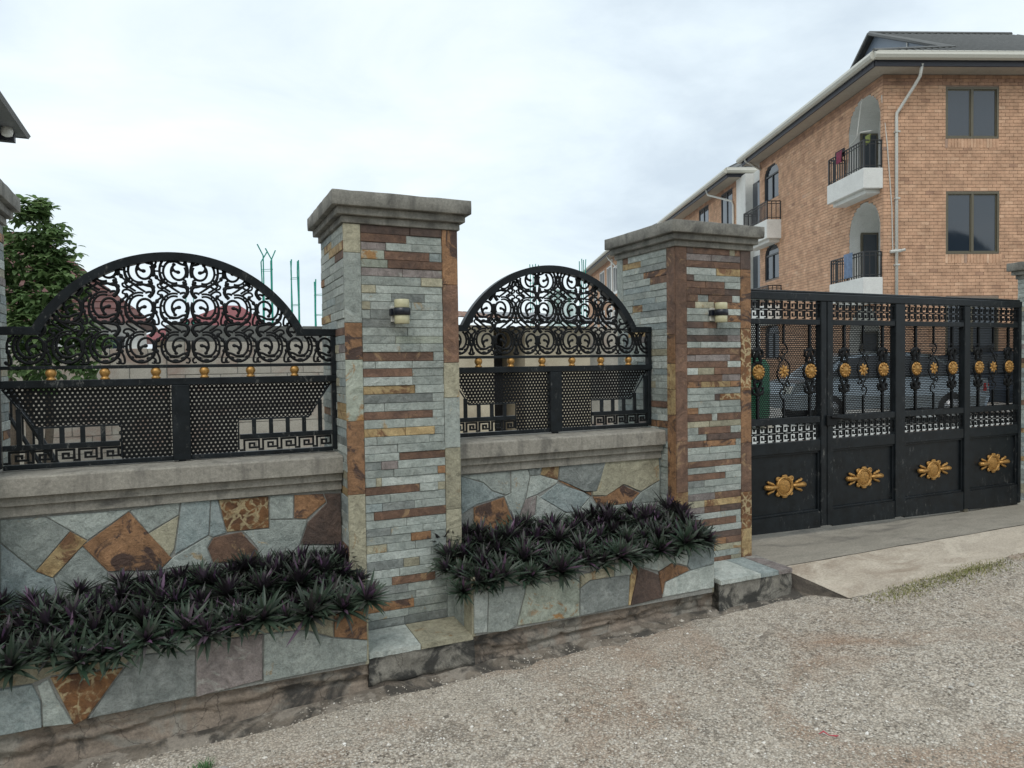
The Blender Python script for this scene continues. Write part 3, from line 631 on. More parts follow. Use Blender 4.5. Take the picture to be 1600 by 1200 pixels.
# slate treads in front of the two middle pillars
def tread(x0, x1, yf, yb, z, segs, lab):
    m = MB(); rr = random.Random(lab); a = x0
    root = thing('plinth_tread', ((x0+x1)/2, yf, z-0.02), lab, 'plinth slab')
    for c, f in seg(segs):
        b = x0+(x1-x0)*f; k = MB(); n_ = 8
        top_ = [(a+0.002+(b-a-0.004)*i/n_, yf+0.012*noise.noise(Vector((a*7+i, 1, 2)))) for i in range(n_+1)]+[(b-0.002, yb), (a+0.002, yb)]
        L_ = len(top_); k.add([(x, y, z-0.026) for x, y in top_]+[(x, y, z+(0.008 if i > n_ else 0)) for i, (x, y) in enumerate(top_)], [tuple(range(L_, 2*L_)), tuple(range(L_-1, -1, -1))]+[(i, (i+1) % L_, L_+(i+1) % L_, L_+i) for i in range(L_)])
        k.build('slab', CODE[c], root); a = b
tread(0.752, 1.285, 3.315, 3.586, 0.256, 'l.48t1', 'pale slate step at the foot of the grey pillar between planters')
tread(2.835, 3.405, 3.275, 3.586, 0.322, 'l.55u.8p1', 'slate step at the foot of the brown banded pillar by the gate')

# stone outlines of the crazy paving, metres (x, z) on each face
WALL_L = [('o',[(-0.263,0.951),(-0.087,0.709),(-0.141,0.657),(-0.355,0.68),(-0.455,0.812)]),('y',[(-0.501,0.885),(-0.435,0.833),(-0.573,0.681),(-0.637,0.718)]),('t',[(-0.05,0.912),(-0.076,0.749),(-0.098,0.716),(-0.184,0.838)]),('v',[(0.126,0.97),(0.361,0.967),(0.359,0.806),(0.161,0.806)]),('b',[(0.099,0.786),(0.229,0.8),(0.302,0.703),(0.295,0.642),(0.096,0.661),(0.072,0.737)]),('g',[(0.367,0.966),(0.482,0.962),(0.477,0.841),(0.364,0.849)]),('o',[(0.486,0.962),(0.631,0.956),(0.646,0.912),(0.544,0.832),(0.482,0.841)]),('k',[(0.725,0.95),(0.723,0.678),(0.511,0.703),(0.549,0.813),(0.65,0.906),(0.636,0.956)]),('g',[(0.364,0.845),(0.544,0.828),(0.546,0.814),(0.507,0.703),(0.419,0.626),(0.307,0.65),(0.306,0.707),(0.235,0.802),(0.361,0.801)]),('g',[(-0.247,0.958),(-0.045,0.976),(-0.052,0.915),(-0.185,0.842),(-0.258,0.952)]),('u',[(-0.041,0.976),(0.09,0.974),(0.078,0.803),(-0.074,0.725),(-0.071,0.749),(-0.047,0.912)]),('u',[(0.093,0.974),(0.123,0.971),(0.158,0.804),(0.097,0.789),(0.081,0.8)]),('g',[(-0.082,0.712),(0.075,0.796),(0.095,0.785),(0.068,0.74),(0.094,0.658),(-0.088,0.662),(-0.136,0.656)]),('g',[(-0.59,0.961),(-0.25,0.961),(-0.266,0.951),(-0.433,0.836),(-0.498,0.887)]),('g',[(-0.762,0.963),(-0.596,0.96),(-0.5,0.885),(-0.636,0.72),(-0.764,0.864)]),('u',[(-0.765,0.859),(-0.636,0.716),(-0.57,0.678),(-0.543,0.571),(-0.773,0.562)]),('g',[(-0.457,0.809),(-0.358,0.678),(-0.356,0.634),(-0.543,0.571),(-0.568,0.677),(-0.47,0.795)]),('d',[(-0.543,0.566),(-0.356,0.63),(-0.088,0.656),(-0.092,0.526),(-0.545,0.481)]),('g',[(-0.084,0.655),(0.096,0.655),(0.301,0.639),(0.418,0.621),(0.511,0.698),(0.723,0.672),(0.72,0.508),(-0.088,0.501)]),('b',[(-0.773,0.558),(-0.546,0.567),(-0.55,0.437),(-0.777,0.41)])]
PLANT_L = [('u',[(-0.734,0.386),(-0.583,0.384),(-0.557,0.31),(-0.556,0.205),(-0.739,0.201)]),('g',[(-0.567,0.373),(-0.529,0.395),(-0.502,0.31),(-0.449,0.194),(-0.553,0.205),(-0.554,0.31)]),('v',[(-0.523,0.4),(-0.267,0.39),(-0.403,0.207),(-0.446,0.19)]),('d',[(-0.263,0.389),(-0.224,0.433),(0.006,0.411),(0.0,0.215),(-0.4,0.203)]),('p',[(0.009,0.411),(0.009,0.445),(0.279,0.435),(0.273,0.231),(0.003,0.208)]),('g',[(0.282,0.435),(0.445,0.424),(0.585,0.363),(0.743,0.324),(0.74,0.224),(0.277,0.219)]),('t',[(0.134,0.442),(0.135,0.487),(0.457,0.467),(0.456,0.425),(0.282,0.438)]),('t',[(0.46,0.466),(0.589,0.473),(0.587,0.367),(0.46,0.425)]),('o',[(0.592,0.473),(0.749,0.477),(0.745,0.327),(0.59,0.367)]),('t',[(-0.734,0.391),(-0.731,0.491),(-0.472,0.476),(-0.223,0.437),(-0.267,0.394),(-0.526,0.404),(-0.583,0.387)]),('g',[(-0.22,0.436),(-0.219,0.485),(0.132,0.486),(0.131,0.443),(0.009,0.448),(0.006,0.415)]),('d',[(-0.731,0.494),(-0.729,0.566),(-0.221,0.537),(-0.222,0.486),(-0.472,0.479)])]
PLANT_R = [('l',[(1.278,0.474),(1.364,0.475),(1.355,0.259),(1.278,0.262)]),('g',[(1.366,0.474),(1.578,0.47),(1.566,0.422),(1.52,0.264),(1.462,0.245),(1.357,0.256)]),('r',[(1.58,0.47),(1.895,0.46),(1.894,0.254),(1.524,0.263),(1.568,0.421)]),('d',[(1.898,0.404),(1.959,0.438),(2.206,0.434),(2.218,0.425),(2.206,0.264),(1.896,0.254)]),('t',[(1.898,0.406),(1.899,0.473),(2.114,0.507),(2.114,0.439),(1.959,0.441)]),('g',[(2.117,0.507),(2.249,0.515),(2.223,0.432),(2.116,0.439)]),('y',[(2.252,0.514),(2.27,0.458),(2.221,0.263),(2.208,0.264),(2.221,0.425)]),('k',[(2.274,0.472),(2.413,0.409),(2.439,0.272),(2.223,0.261)]),('o',[(2.413,0.424),(2.507,0.463),(2.612,0.427),(2.63,0.404),(2.457,0.361),(2.437,0.288)]),('u',[(2.615,0.431),(2.64,0.521),(2.791,0.554),(2.814,0.534),(2.813,0.419),(2.641,0.404)]),('l',[(2.46,0.359),(2.632,0.401),(2.814,0.416),(2.814,0.277),(2.442,0.274)]),('g',[(2.274,0.475),(2.25,0.547),(2.503,0.53),(2.637,0.521),(2.612,0.432),(2.507,0.466),(2.413,0.428)])]
WALL_R = [('g',[(1.395,0.989),(1.701,0.992),(1.703,0.865),(1.669,0.856),(1.588,0.888),(1.535,0.938)]),('u',[(1.395,0.986),(1.532,0.938),(1.585,0.886),(1.666,0.853),(1.488,0.818),(1.396,0.77)]),('o',[(1.47,0.803),(1.66,0.844),(1.718,0.695),(1.703,0.637),(1.468,0.68)]),('g',[(1.708,0.992),(1.816,0.996),(1.829,0.957),(1.799,0.831),(1.741,0.692),(1.719,0.696),(1.663,0.847),(1.706,0.863)]),('d',[(1.818,0.996),(1.911,1.002),(1.896,0.956),(1.832,0.955)]),('y',[(1.914,1.002),(2.028,1.011),(2.017,0.916),(1.901,0.956)]),('d',[(2.031,1.011),(2.353,1.013),(2.352,0.952),(2.283,0.823),(2.201,0.83),(2.022,0.916)]),('g',[(1.834,0.952),(1.896,0.953),(2.017,0.913),(2.007,0.895),(1.875,0.842),(1.804,0.822)]),('u',[(2.012,0.895),(2.196,0.826),(2.236,0.792),(2.149,0.711),(2.068,0.715),(1.894,0.823)]),('o',[(2.022,0.911),(2.201,0.828),(2.252,0.826),(2.252,0.795),(2.196,0.829)]),('t',[(2.356,1.013),(2.755,1.02),(2.765,0.856),(2.613,0.794),(2.484,0.851),(2.355,0.79),(2.257,0.799),(2.257,0.825),(2.288,0.823)]),('o',[(2.481,0.848),(2.609,0.785),(2.536,0.728),(2.302,0.723),(2.257,0.795),(2.355,0.787)]),('u',[(2.77,1.021),(2.863,1.023),(2.862,0.845),(2.768,0.853)]),('g',[(2.768,0.851),(2.862,0.843),(2.86,0.716),(2.542,0.72),(2.613,0.788)]),('p',[(1.804,0.819),(1.873,0.837),(1.859,0.723),(1.778,0.68),(1.745,0.69)]),('l',[(1.877,0.837),(2.063,0.713),(2.008,0.638),(1.853,0.603),(1.777,0.629),(1.783,0.676),(1.863,0.721)]),('g',[(2.068,0.71),(2.149,0.707),(2.239,0.789),(2.297,0.721),(2.536,0.724),(2.837,0.713),(2.836,0.567),(2.013,0.602),(2.013,0.636)])]

# ---------------------------------------------------------------- boundary wall bays with crazy paving and coping
def clipx(poly, xa, xb):
    return [(min(max(x, xa), xb), z) for x, z in poly]
def wall_bay(x0, x1, dz, stones, lab):
    root = thing('boundary_wall', ((x0+x1)/2, 3.9, 0.1), lab, 'wall', 'garden wall bays')
    MB().box(x0, x1, 3.7685, 4.02, 0.0, 0.985+dz).build('core', 'mortar', root)
    rr = random.Random(lab)
    for c, p in stones:
        m = MB(); m.slabstone(clipx(p, x0+0.003, x1-0.003), 3.763-rr.uniform(0, 0.004), 3.79, 0.0022, 0.0010); m.build('stone', CODE[c], root)
    m = MB(); m.box(x0, x1, 3.748, 4.04, 0.975+dz, 1.025+dz); m.build('cornice_step', 'coping_concrete', root)
    m = MB(); m.box(x0, x1, 3.728, 4.05, 1.025+dz, 1.066+dz); m.build('cornice_step', 'coping_concrete', root)
    m = MB(); n_ = 40
    prof = [(3.700, 1.068), (3.700, 1.147), (3.704, 1.154), (3.712, 1.157), (3.86, 1.163), (4.06, 1.158), (4.06, 1.068)]
    for i in range(n_+1):
        x = x0+(x1-x0)*i/n_
        for k, (y, z) in enumerate(prof):
            w = 0.0025*fbm(x, z, y, 9) if k < 5 else 0
            m.v.append((x, y+w, z+dz+w*(1 if k in (2, 3, 4) else 0)))
    for i in range(n_):
        for k in range(6): a = i*7+k; m.f.append((a, a+1, a+8, a+7)); m.a.append(0.5)
        m.f.append((i*7, i*7+7, i*7+13, i*7+6)); m.a.append(0.5)
    m.build('coping', 'coping_concrete', root)
    return root
wall_bay(-0.806, 0.724, 0.0, WALL_L, 'crazy paved wall bay behind the left planter')
wall_bay(1.336, 2.764, 0.026, WALL_R, 'crazy paved wall bay behind the right planter')
wall_bay(-3.0, -1.416, 0.0, [], 'wall bay beyond the left edge pillar')

def planter(x0, x1, zt, slope, stones, lab, right_face=None):
    root = thing('planter', ((x0+x1)/2, 3.5, 0.2), lab, 'planter', 'wall planters')
    zb = 0.205+0.017*(x0+0.7)
    m = MB(); m.box(x0+0.012, x1-0.012, 3.310, 3.40, zb+0.01, zt-0.012); m.box(x0+0.012, x0+0.09, 3.40, 3.59, zb+0.01, zt-0.012); m.box(x1-0.09, x1-0.012, 3.40, 3.59, zb+0.01, zt-0.012); m.build('box_wall', 'mortar', root)
    rr = random.Random(lab)
    for c, p in stones:
        m = MB(); m.slabstone([(min(max(x, x0+0.002), x1-0.002), min(z, zt)) for x, z in p], 3.303-rr.uniform(0, 0.004), 3.335, 0.003, 0.0012); m.build('stone', CODE[c], root)
    for sgn, xx in ((-1, x0), (1, x1)):
        for k, (ya, yb, c) in enumerate(((3.312, 3.43, 't'), (3.433, 3.58, 'g'))):
            m = MB(); m.cbox(xx-0.006 if sgn < 0 else xx-0.02, xx+0.02 if sgn < 0 else xx+0.006, ya, yb, zb+0.005, zt, 0.004); m.build('stone', CODE[c], root)
    m = MB(); m.box(x0+0.08, x1-0.08, 3.39, 3.77, zt-0.12, zt-0.03); m.build('soil', 'soil', root)
    return root
planter(-0.95, 0.746, 0.50, 0, PLANT_L, 'left planter faced with large grey and brown slate slabs')
planter(1.282, 2.814, 0.545, 0, PLANT_R, 'right planter with pale end slab and dark brown slab')

# ---------------------------------------------------------------- oyster plants (purple rosettes)
def rosette(seed, n_):
    rr = random.Random(seed); m = MB()
    for i in range(n_):
        t = i/n_; el = R(82-72*t**0.9+rr.uniform(-9, 9)); az = i*2.39996+rr.uniform(-0.25, 0.25)
        L = rr.uniform(0.085, 0.150)*(0.75+0.35*min(1, t*2)); w = rr.uniform(0.0070, 0.0105); droop = rr.uniform(0.1, 0.55)*t
        m.cur = min(1, max(0, rr.gauss(0.36 if t > 0.35 else 0.60, 0.22)+(0.14 if seed == 103 else 0))); P = []
        for k in range(6):
            s = k/5; e = el-droop*s*1.4; 
            if k == 0: p = Vector((0, 0, 0))
            else:
                q = el-droop*(k-0.5)/5*1.4; p = P[-1][0]+Vector((math.cos(q)*math.cos(az), math.cos(q)*math.sin(az), math.sin(q)))*L/5
            P.append((p, e))
        ws = [0.62, 0.95, 1.0, 0.82, 0.5, 0.0]; side = Vector((-math.sin(az), math.cos(az), 0)); vs = []
        for (p, e), wk in zip(P, ws):
            nrm = Vector((-math.sin(e)*math.cos(az), -math.sin(e)*math.sin(az), math.cos(e)))
            vs += [p+side*w*wk+nrm*w*wk*0.45, p, p-side*w*wk+nrm*w*wk*0.45]
        fs = []
        for k in range(5): a = k*3; fs += [(a, a+1, a+4, a+3), (a+1, a+2, a+5, a+4)]
        m.add(vs, fs)
    me = bpy.data.meshes.new('oyster_plant'); me.from_pydata([tuple(v) for v in m.v], [], m.f)
    at = me.attributes.new('rnd', 'FLOAT', 'FACE'); at.data.foreach_set('value', m.a); me.materials.append(MATS['oyster_leaf'])
    me.polygons.foreach_set('use_smooth', [True]*len(me.polygons)); return me
ROS = [rosette(100+i, 40+4*i) for i in range(9)]
def plants(x0, x1, zf, lab, grp, seed):
    rr = random.Random(seed); pts = []
    for row, (y, dz, tl) in enumerate(((3.315, 0.0, 0.62), (3.40, 0.035, 0.30), (3.48, 0.07, 0.1), (3.57, 0.10, 0.0), (3.66, 0.13, -0.08))):
        x = x0+0.02+(0.05 if row % 2 else 0)
        while x < x1-0.01:
            pts.append((x+rr.uniform(-0.02, 0.02), y+rr.uniform(-0.02, 0.02), zf(x)+dz+rr.uniform(-0.03, 0.03), tl, row)); x += rr.uniform(0.070, 0.098)
    for i, (x, y, z, tl, row) in enumerate(pts):
        o = bpy.data.objects.new('oyster_plant', rr.choice(ROS)); COL.objects.link(o); o.location = (x, y, z)
        e = 0.0
        if x < x0+0.1: e = -0.35
        if x > x1-0.1: e = 0.45
        o.rotation_euler = Matrix.Rotation(e, 3, 'Y').to_4x4().to_3x3().to_euler()
        m = Matrix.Rotation(e+rr.uniform(-0.15, 0.15), 4, 'Y') @ Matrix.Rotation(tl+rr.uniform(-0.15, 0.15), 4, 'X') @ Matrix.Rotation(rr.uniform(0, 6.28), 4, 'Z')
        o.rotation_euler = m.to_euler(); s = rr.uniform(0.68, 1.12); o.scale = (s, s, s); w = ('spilling over the front edge of', 'in the middle rows of', 'in the middle rows of', 'along the back of', 'along the back of')[row]
        if x < x0+0.12: w = 'at the left end of'
        if x > x1-0.12: w = 'at the right end of'
        tag(o, 'dark spiky purple green rosette plant '+w+' the '+lab, 'plant', 'rosettes '+w+' the '+lab)
plants(-0.93, 0.76, lambda x: 0.475+0.02*x, 'left planter', '', 1)
plants(1.20, 2.80, lambda x: 0.50+0.03*(x-1.2), 'right planter', '', 2)

# ---------------------------------------------------------------- ornate fence panels
FY = 3.86
def arc(cx, cz, r, a0, a1, n_=18, rz=None):
    rz = rz or r; return [(cx+r*math.cos(R(a0+(a1-a0)*i/n_)), cz+rz*math.sin(R(a0+(a1-a0)*i/n_))) for i in range(n_+1)]
def spl(pts, n_=5):
    out = []; P = [pts[0]]+list(pts)+[pts[-1]]
    for i in range(1, len(P)-2):
        for k in range(n_):
            t = k/n_; q = []
            for d in (0, 1):
                a, b, c, e = P[i-1][d], P[i][d], P[i+1][d], P[i+2][d]
                q.append(0.5*((2*b)+(-a+c)*t+(2*a-5*b+4*c-e)*t*t+(-a+3*b-3*c+e)*t**3))
            out.append(tuple(q))
    return out+[pts[-1]]
# one cast scroll, in metres about its own centre: (path, start radius, end radius)
SCROLL = [
    (arc(0.006, 0.0, 0.062, 75, 385, 30, 0.074), 0.0045, 0.0068),
    (arc(0.006, 0.006, 0.046, 70, 268, 16, 0.055), 0.0045, 0.0055),
    (arc(0.028, 0.004, 0.034, -35, 235, 18, 0.040), 0.0062, 0.0045),
    (spl([(0.009, -0.030), (0.002, -0.014), (0.012, 0.002), (0.026, 0.004)]), 0.0042, 0.0062),
    (spl([(0.030, 0.073), (0.052, 0.078), (0.062, 0.062), (0.050, 0.054)], 4), 0.0055, 0.0035),
    (spl([(-0.045, 0.058), (-0.074, 0.030), (-0.079, -0.012), (-0.066, -0.050), (-0.066, -0.076), (-0.084, -0.076), (-0.086, -0.064)], 4), 0.0045, 0.0048),
    (spl([(-0.012, -0.044), (0.016, -0.046), (0.040, -0.034), (0.060, -0.030)], 4), 0.0062, 0.0050),
    (spl([(-0.020, 0.072), (-0.040, 0.086), (-0.060, 0.084), (-0.066, 0.070), (-0.054, 0.066)], 4), 0.0050, 0.0038),
    (spl([(0.050, -0.046), (0.068, -0.062), (0.064, -0.078), (0.050, -0.076)], 4), 0.0048, 0.0036),
    ([(-0.056, 0.012), (-0.042, 0.012)], 0.004, 0.004), ([(-0.052, -0.022), (-0.040, -0.020)], 0.004, 0.004),
    ([(-0.078, 0.004), (-0.058, 0.004)], 0.004, 0.004), ([(-0.030, 0.062), (-0.020, 0.050)], 0.004, 0.004),
]
TAIL = [
    (spl([(-0.010, 0.080), (-0.036, 0.098), (-0.052, 0.112), (-0.046, 0.126), (-0.032, 0.120)], 4), 0.0048, 0.0036),
    (spl([(0.034, 0.110), (0.056, 0.122), (0.058, 0.138), (0.044, 0.142)], 4), 0.0050, 0.0036),
    (spl([(0.046, 0.052), (0.066, 0.080), (0.058, 0.104), (0.030, 0.112), (-0.006, 0.118)], 5), 0.0085, 0.0050),
    (spl([(0.030, 0.078), (-0.012, 0.108), (-0.048, 0.142), (-0.056, 0.175)], 5), 0.0048, 0.0055),
]
BLOBS = [(-0.050, 0.060, 0.008, 0.010), (0.040, -0.056, 0.011, 0.008), (0.066, 0.084, 0.008, 0.011), (-0.040, 0.046, 0.008, 0.007), (-0.034, -0.050, 0.009, 0.007), (0.000, -0.004, 0.006, 0.009), (0.006, -0.068, 0.013, 0.008), (0.026, 0.006, 0.009, 0.008), (0.008, -0.031, 0.008, 0.007), (0.058, -0.036, 0.009, 0.012), (-0.076, -0.020, 0.008, 0.010), (-0.070, 0.034, 0.008, 0.010), (-0.014, -0.046, 0.008, 0.007), (0.050, 0.056, 0.007, 0.007), (-0.085, -0.070, 0.007, 0.007)]
def scroll_part(root, cx, cz, mirror, flip, inside, tail):
    m = MB(); sx = -1 if mirror else 1; szz = -1 if flip else 1
    for path, ra, rb in SCROLL+(TAIL if tail else []):
        P = [(cx+sx*x, cz+szz*z) for x, z in path]; run = []; n_ = len(P)
        for i, (x, z) in enumerate(P+[None] if False else P):
            if inside(x, z): run.append((x, FY, z, 1.26*(ra+(rb-ra)*i/(n_-1))))
            if (not inside(x, z) or i == n_-1) and run:
                if len(run) > 1: m.tube([r_[:3] for r_ in run], [r_[3] for r_ in run], 6)
                run = []
    for x, z, rx, rz in BLOBS:
        X, Z = cx+sx*x, cz+szz*z
        if inside(X, Z): m.blob((X, FY, Z), rx*1.2, 0.007, rz*1.2, 6, 4)
    if m.v: m.build('scroll', 'black_cast', root, True)
KEY = [(-0.18, 0.0), (0.02, 0.0), (0.02, 1.0), (0.80, 1.0), (0.80, 0.22), (0.30, 0.22), (0.30, 0.66), (0.55, 0.66), (0.55, 0.44)]
KEY2 = [(-0.22, 0.0), (0.0, 0.0), (0.0, 1.0), (0.78, 1.0), (0.78, 0.30), (0.36, 0.30), (0.36, 0.64)]
def key_band(m, x0, x1, z0, z1, n_, w, y, flip=False, mirror=False, d=0.010, KEY=KEY):
    p = (x1-x0)/n_; h = z1-z0
    def seg_(a, b):
        (xa, za), (xb, zb) = a, b
        m.box(min(xa, xb)-w/2, max(xa, xb)+w/2, y-d/2, y+d/2, min(za, zb)-w/2, max(za, zb)+w/2) if True else None
    for i in range(n_):
        P = []
        for u, v in KEY:
            if mirror: u = 0.8-u
            if flip: v = 1-v
            P.append((x0+p*(i+0.16+u), z0+w/2+(h-w)*v))
        for k in range(len(P)-1):
            a, b = P[k], P[k+1]
            # butt the pieces so that their faces never share a plane twice
            yy = 0.0006*(k % 2); (xa, za), (xb, zb) = a, b
            m.box(min(xa, xb)-w/2, max(xa, xb)+w/2, y-d/2-yy, y+d/2+yy, min(za, zb)-w/2+yy*0.3, max(za, zb)+w/2-yy*0.3)
def perforated(m, poly, pitch, r, y):
    xs_ = [p[0] for p in poly]; zs_ = [p[1] for p in poly]; h = pitch*0.866
    def ins(x, z):
        c = False; n_ = len(poly)
        for i in range(n_):
            (xa, za), (xb, zb) = poly[i], poly[i-1]
            if (za > z) != (zb > z) and x < (xb-xa)*(z-za)/(zb-za)+xa: c = not c
        return c
    R_ = pitch/math.sqrt(3)*1.002; j = 0; z = min(zs_)
    while z <= max(zs_)+h:
        x = min(xs_)+(pitch/2 if j % 2 else 0)
        while x <= max(xs_)+pitch:
            if ins(x, z):
                vs = []
                for k in range(6):
                    a = R(30+60*k); vs.append((x+R_*math.cos(a), y, z+R_*math.sin(a)))
                for k in range(6):
                    a = R(30+60*k); vs.append((x+r*math.cos(a), y, z+r*math.sin(a)))
                m.add(vs, [(k, (k+1) % 6, 6+(k+1) % 6, 6+k) for k in range(6)])
            x += pitch
        z += h; j += 1
def fence(cx, half, dz, ring0, pitch, nring, mirror_rule, balls, lab):
    root = thing('fence_panel', (cx, FY, 1.16+dz), lab, 'fence panel', 'ornate fence panels')
    xl, xr = cx-half, cx+half
    Z = lambda z: z+dz
    # arch and rails
    Rr, zc = 0.668, Z(1.516); a0 = math.asin((Z(1.812)-zc)/Rr); n_ = 48; m = MB()
    for i in range(n_+1):
        a = a0+(math.pi-2*a0)*i/n_
        for rad in (Rr, Rr-0.040):
            for y in (FY-0.024, FY+0.024): m.v.append((cx-0.008+rad*math.cos(a), y, zc+rad*math.sin(a)))
    for i in range(n_):
        b = i*4
        for p, q in ((0, 1), (1, 3), (3, 2), (2, 0)): m.f.append((b+p, b+q, b+4+q, b+4+p)); m.a.append(0.5)
    m.f += [(0, 2, 3, 1), (n_*4, n_*4+1, n_*4+3, n_*4+2)]; m.a += [0.5, 0.5]
    m.build('arch', 'black_paint', root)
    xa = cx-0.008-Rr*math.cos(a0)+0.036; xb = cx-0.008+Rr*math.cos(a0)-0.036
    for a, b in ((xl, xa), (xb, xr)): MB().cbox(a, b, FY-0.022, FY+0.022, Z(1.780), Z(1.817), 0.003).build('top_rail', 'black_paint', root)
    MB().cbox(xl+0.03, xr-0.03, FY-0.014, FY+0.014, Z(1.622), Z(1.638), 0.002).build('scroll_rail', 'black_paint', root)
    MB().cbox(xl, xr, FY-0.022, FY+0.022, Z(1.537), Z(1.572), 0.003).build('middle_rail', 'black_paint', root)
    for a, b in ((xl, xl+0.028), (xr-0.028, xr)):
        MB().cbox(a, b, FY-0.019, FY+0.019, Z(1.572), Z(1.780), 0.003).build('post', 'black_paint', root)
        MB().cbox(a, b-0.004, FY-0.017, FY+0.017, Z(1.176), Z(1.537), 0.003).build('post', 'black_paint', root)
    MB().cbox(cx-0.041, cx+0.041, FY-0.024, FY+0.024, Z(1.168), Z(1.537), 0.003).build('middle_post', 'black_paint', root)
    MB().cbox(cx-0.016, cx+0.016, FY-0.018, FY+0.018, Z(1.158), Z(1.168), 0.001).build('foot', 'black_paint', root)
    # scrolls
    def inside(x, z):
        if z < Z(1.636): return False
        if z < Z(1.782): return xl+0.02 < x < xr-0.02
        return (x-cx+0.008)**2+(z-zc)**2 < (Rr-0.034)**2
    for k in range(nring):
        x = ring0+pitch*k
        scroll_part(root, x, Z(1.724), mirror_rule(k), False, inside, True)
        if (x-cx)**2 < 0.27: scroll_part(root, x, Z(1.912), mirror_rule(k), False, inside, True)
        if (x-cx)**2 < 0.15: scroll_part(root, x, Z(2.096), mirror_rule(k), True, inside, False)
    # gold knobs on the middle rail
    for x in balls:
        m = MB(); m.lathe((x, FY, Z(1.572)), [(0.0205, 0), (0.0205, 0.006), (0.015, 0.011), (0.0155, 0.014), (0.0185, 0.019), (0.0225, 0.026), (0.0235, 0.033), (0.0225, 0.040), (0.0185, 0.047), (0.011, 0.052), (0.003, 0.0545)], 14)
        m.build('knob', 'gold_paint', root, True)
    # lower halves: perforated sheet with a cut-out holding bars and a key strip
    for sg in (-1, 1):
        X = lambda d: cx+sg*d
        poly = [(X(0.04), Z(1.54)), (X(half-0.035), Z(1.54)), (X(half-0.15), Z(1.357)), (X(0.262), Z(1.357)), (X(0.262), Z(1.19)), (X(0.04), Z(1.19))]
        m = MB(); perforated(m, poly, 0.0206, 0.0047, FY+0.006)
        o = m.build('perforated_sheet', 'black_sheet', root); md = o.modifiers.new('thickness', 'SOLIDIFY'); md.thickness = 0.0015; md.use_even_offset = False
        MB().tube([(X(half-0.030), FY+0.004, Z(1.535)), (X(half-0.15), FY+0.004, Z(1.354)), (X(0.262), FY+0.004, Z(1.354)), (X(0.262), FY+0.004, Z(1.20))], 0.0055, 5).build('sheet_trim', 'black_paint', root)
        MB().cbox(min(X(0.268), X(half-0.028)), max(X(0.268), X(half-0.028)), FY-0.012, FY+0.012, Z(1.254), Z(1.279), 0.002).build('key_rail', 'black_paint', root)
        MB().cbox(min(X(0.041), X(half-0.028)), max(X(0.041), X(half-0.028)), FY-0.016, FY+0.016, Z(1.168), Z(1.190), 0.002).build('bottom_rail', 'black_paint', root)
        k = 0; d = 0.337
        while d < half-0.04:
            zt = 1.354 if d < half-0.15 else 1.354+0.183*(d-(half-0.15))/0.12
            MB().cbox(X(d)-0.010, X(d)+0.010, FY-0.008, FY+0.008, Z(1.279), Z(min(zt, 1.50)), 0.001).build('bar', 'black_paint', root); d += 0.083
        m = MB(); a, b = X(0.272), X(half-0.035); key_band(m, min(a, b), max(a, b), Z(1.193), Z(1.252), 5, 0.0095, FY, mirror=False); m.build('key_strip', 'black_cast', root)
    return root
fence(-0.030, 0.760, 0.0, -0.655, 0.1505, 10, lambda k: k > 4, [-0.569+0.2164*k for k in range(6)], 'arched scrollwork fence panel at left with six gold knobs')
fence(2.052, 0.712, 0.030, 1.438, 0.1435, 10, lambda k: k % 2 == 0, [1.551+0.2084*k for k in range(6)], 'arched scrollwork fence panel between the two middle pillars')

# ---------------------------------------------------------------- wall lamps on the pillars
def lamp(x, z, lab):
    root = thing('wall_lamp', (x, 3.55, z-0.06), lab, 'wall lamp', 'pillar wall lamps'); y = 3.535
    for nm, a, b in (('upper_glass', 0.017, 0.062), ('lower_glass', -0.062, -0.017)):
        m = MB(); m.lathe((x, y, z), [(0.036, a), (0.0385, a+0.004), (0.0385, b-0.004), (0.035, b)], 20); m.build(nm, 'lamp_glass', root, True)
    m = MB(); m.lathe((x, y, z), [(0.040, -0.019), (0.044, -0.017), (0.044, 0.017), (0.040, 0.019)], 20); m.build('band', 'lamp_black', root, True)
    MB().cbox(x-0.05, x+0.03, y+0.03, 3.598, z-0.018, z+0.018, 0.002).build('bracket', 'lamp_black', root)
    MB().cbox(x-0.044, x+0.024, y+0.048, 3.597, z-0.05, z+0.03, 0.002).build('back_plate', 'pvc_white', root)
lamp(1.005, 1.893, 'cream and black cylinder lamp on the grey slate pillar')
lamp(3.075, 1.925, 'cream and black cylinder lamp on the brown banded pillar')

# ---------------------------------------------------------------- the gate
GY = 3.90
gate = thing('gate', (5.08, GY, 0.30), 'black steel gate with gold rosettes and perforated panels', 'gate')
GP = [(3.50, 4.317), (4.444, 5.134), (5.247, 5.986), (6.062, 6.737)]
gb = lambda x: 0.375-0.022*(x-3.4)       # underside follows the driveway
MB().cbox(3.385, 6.775, GY-0.03, GY+0.03, 2.055, 2.110, 0.004).build('top_rail', 'black_paint', gate)
m = MB(); m.tube([(3.385, GY, 2.118), (6.775, GY, 2.118)], 0.012, 8); m.build('top_pipe', 'black_paint', gate, True)
for a, b in ((3.385, 3.50), (4.317, 4.376), (4.384, 4.444), (5.134, 5.247), (5.986, 6.062), (6.737, 6.775)):
    MB().cbox(a, b, GY-0.028, GY+0.028, gb(a)+0.01, 2.055, 0.004).build('stile', 'black_paint', gate)
ORN = [3.972, 4.801, 5.623, 6.416]
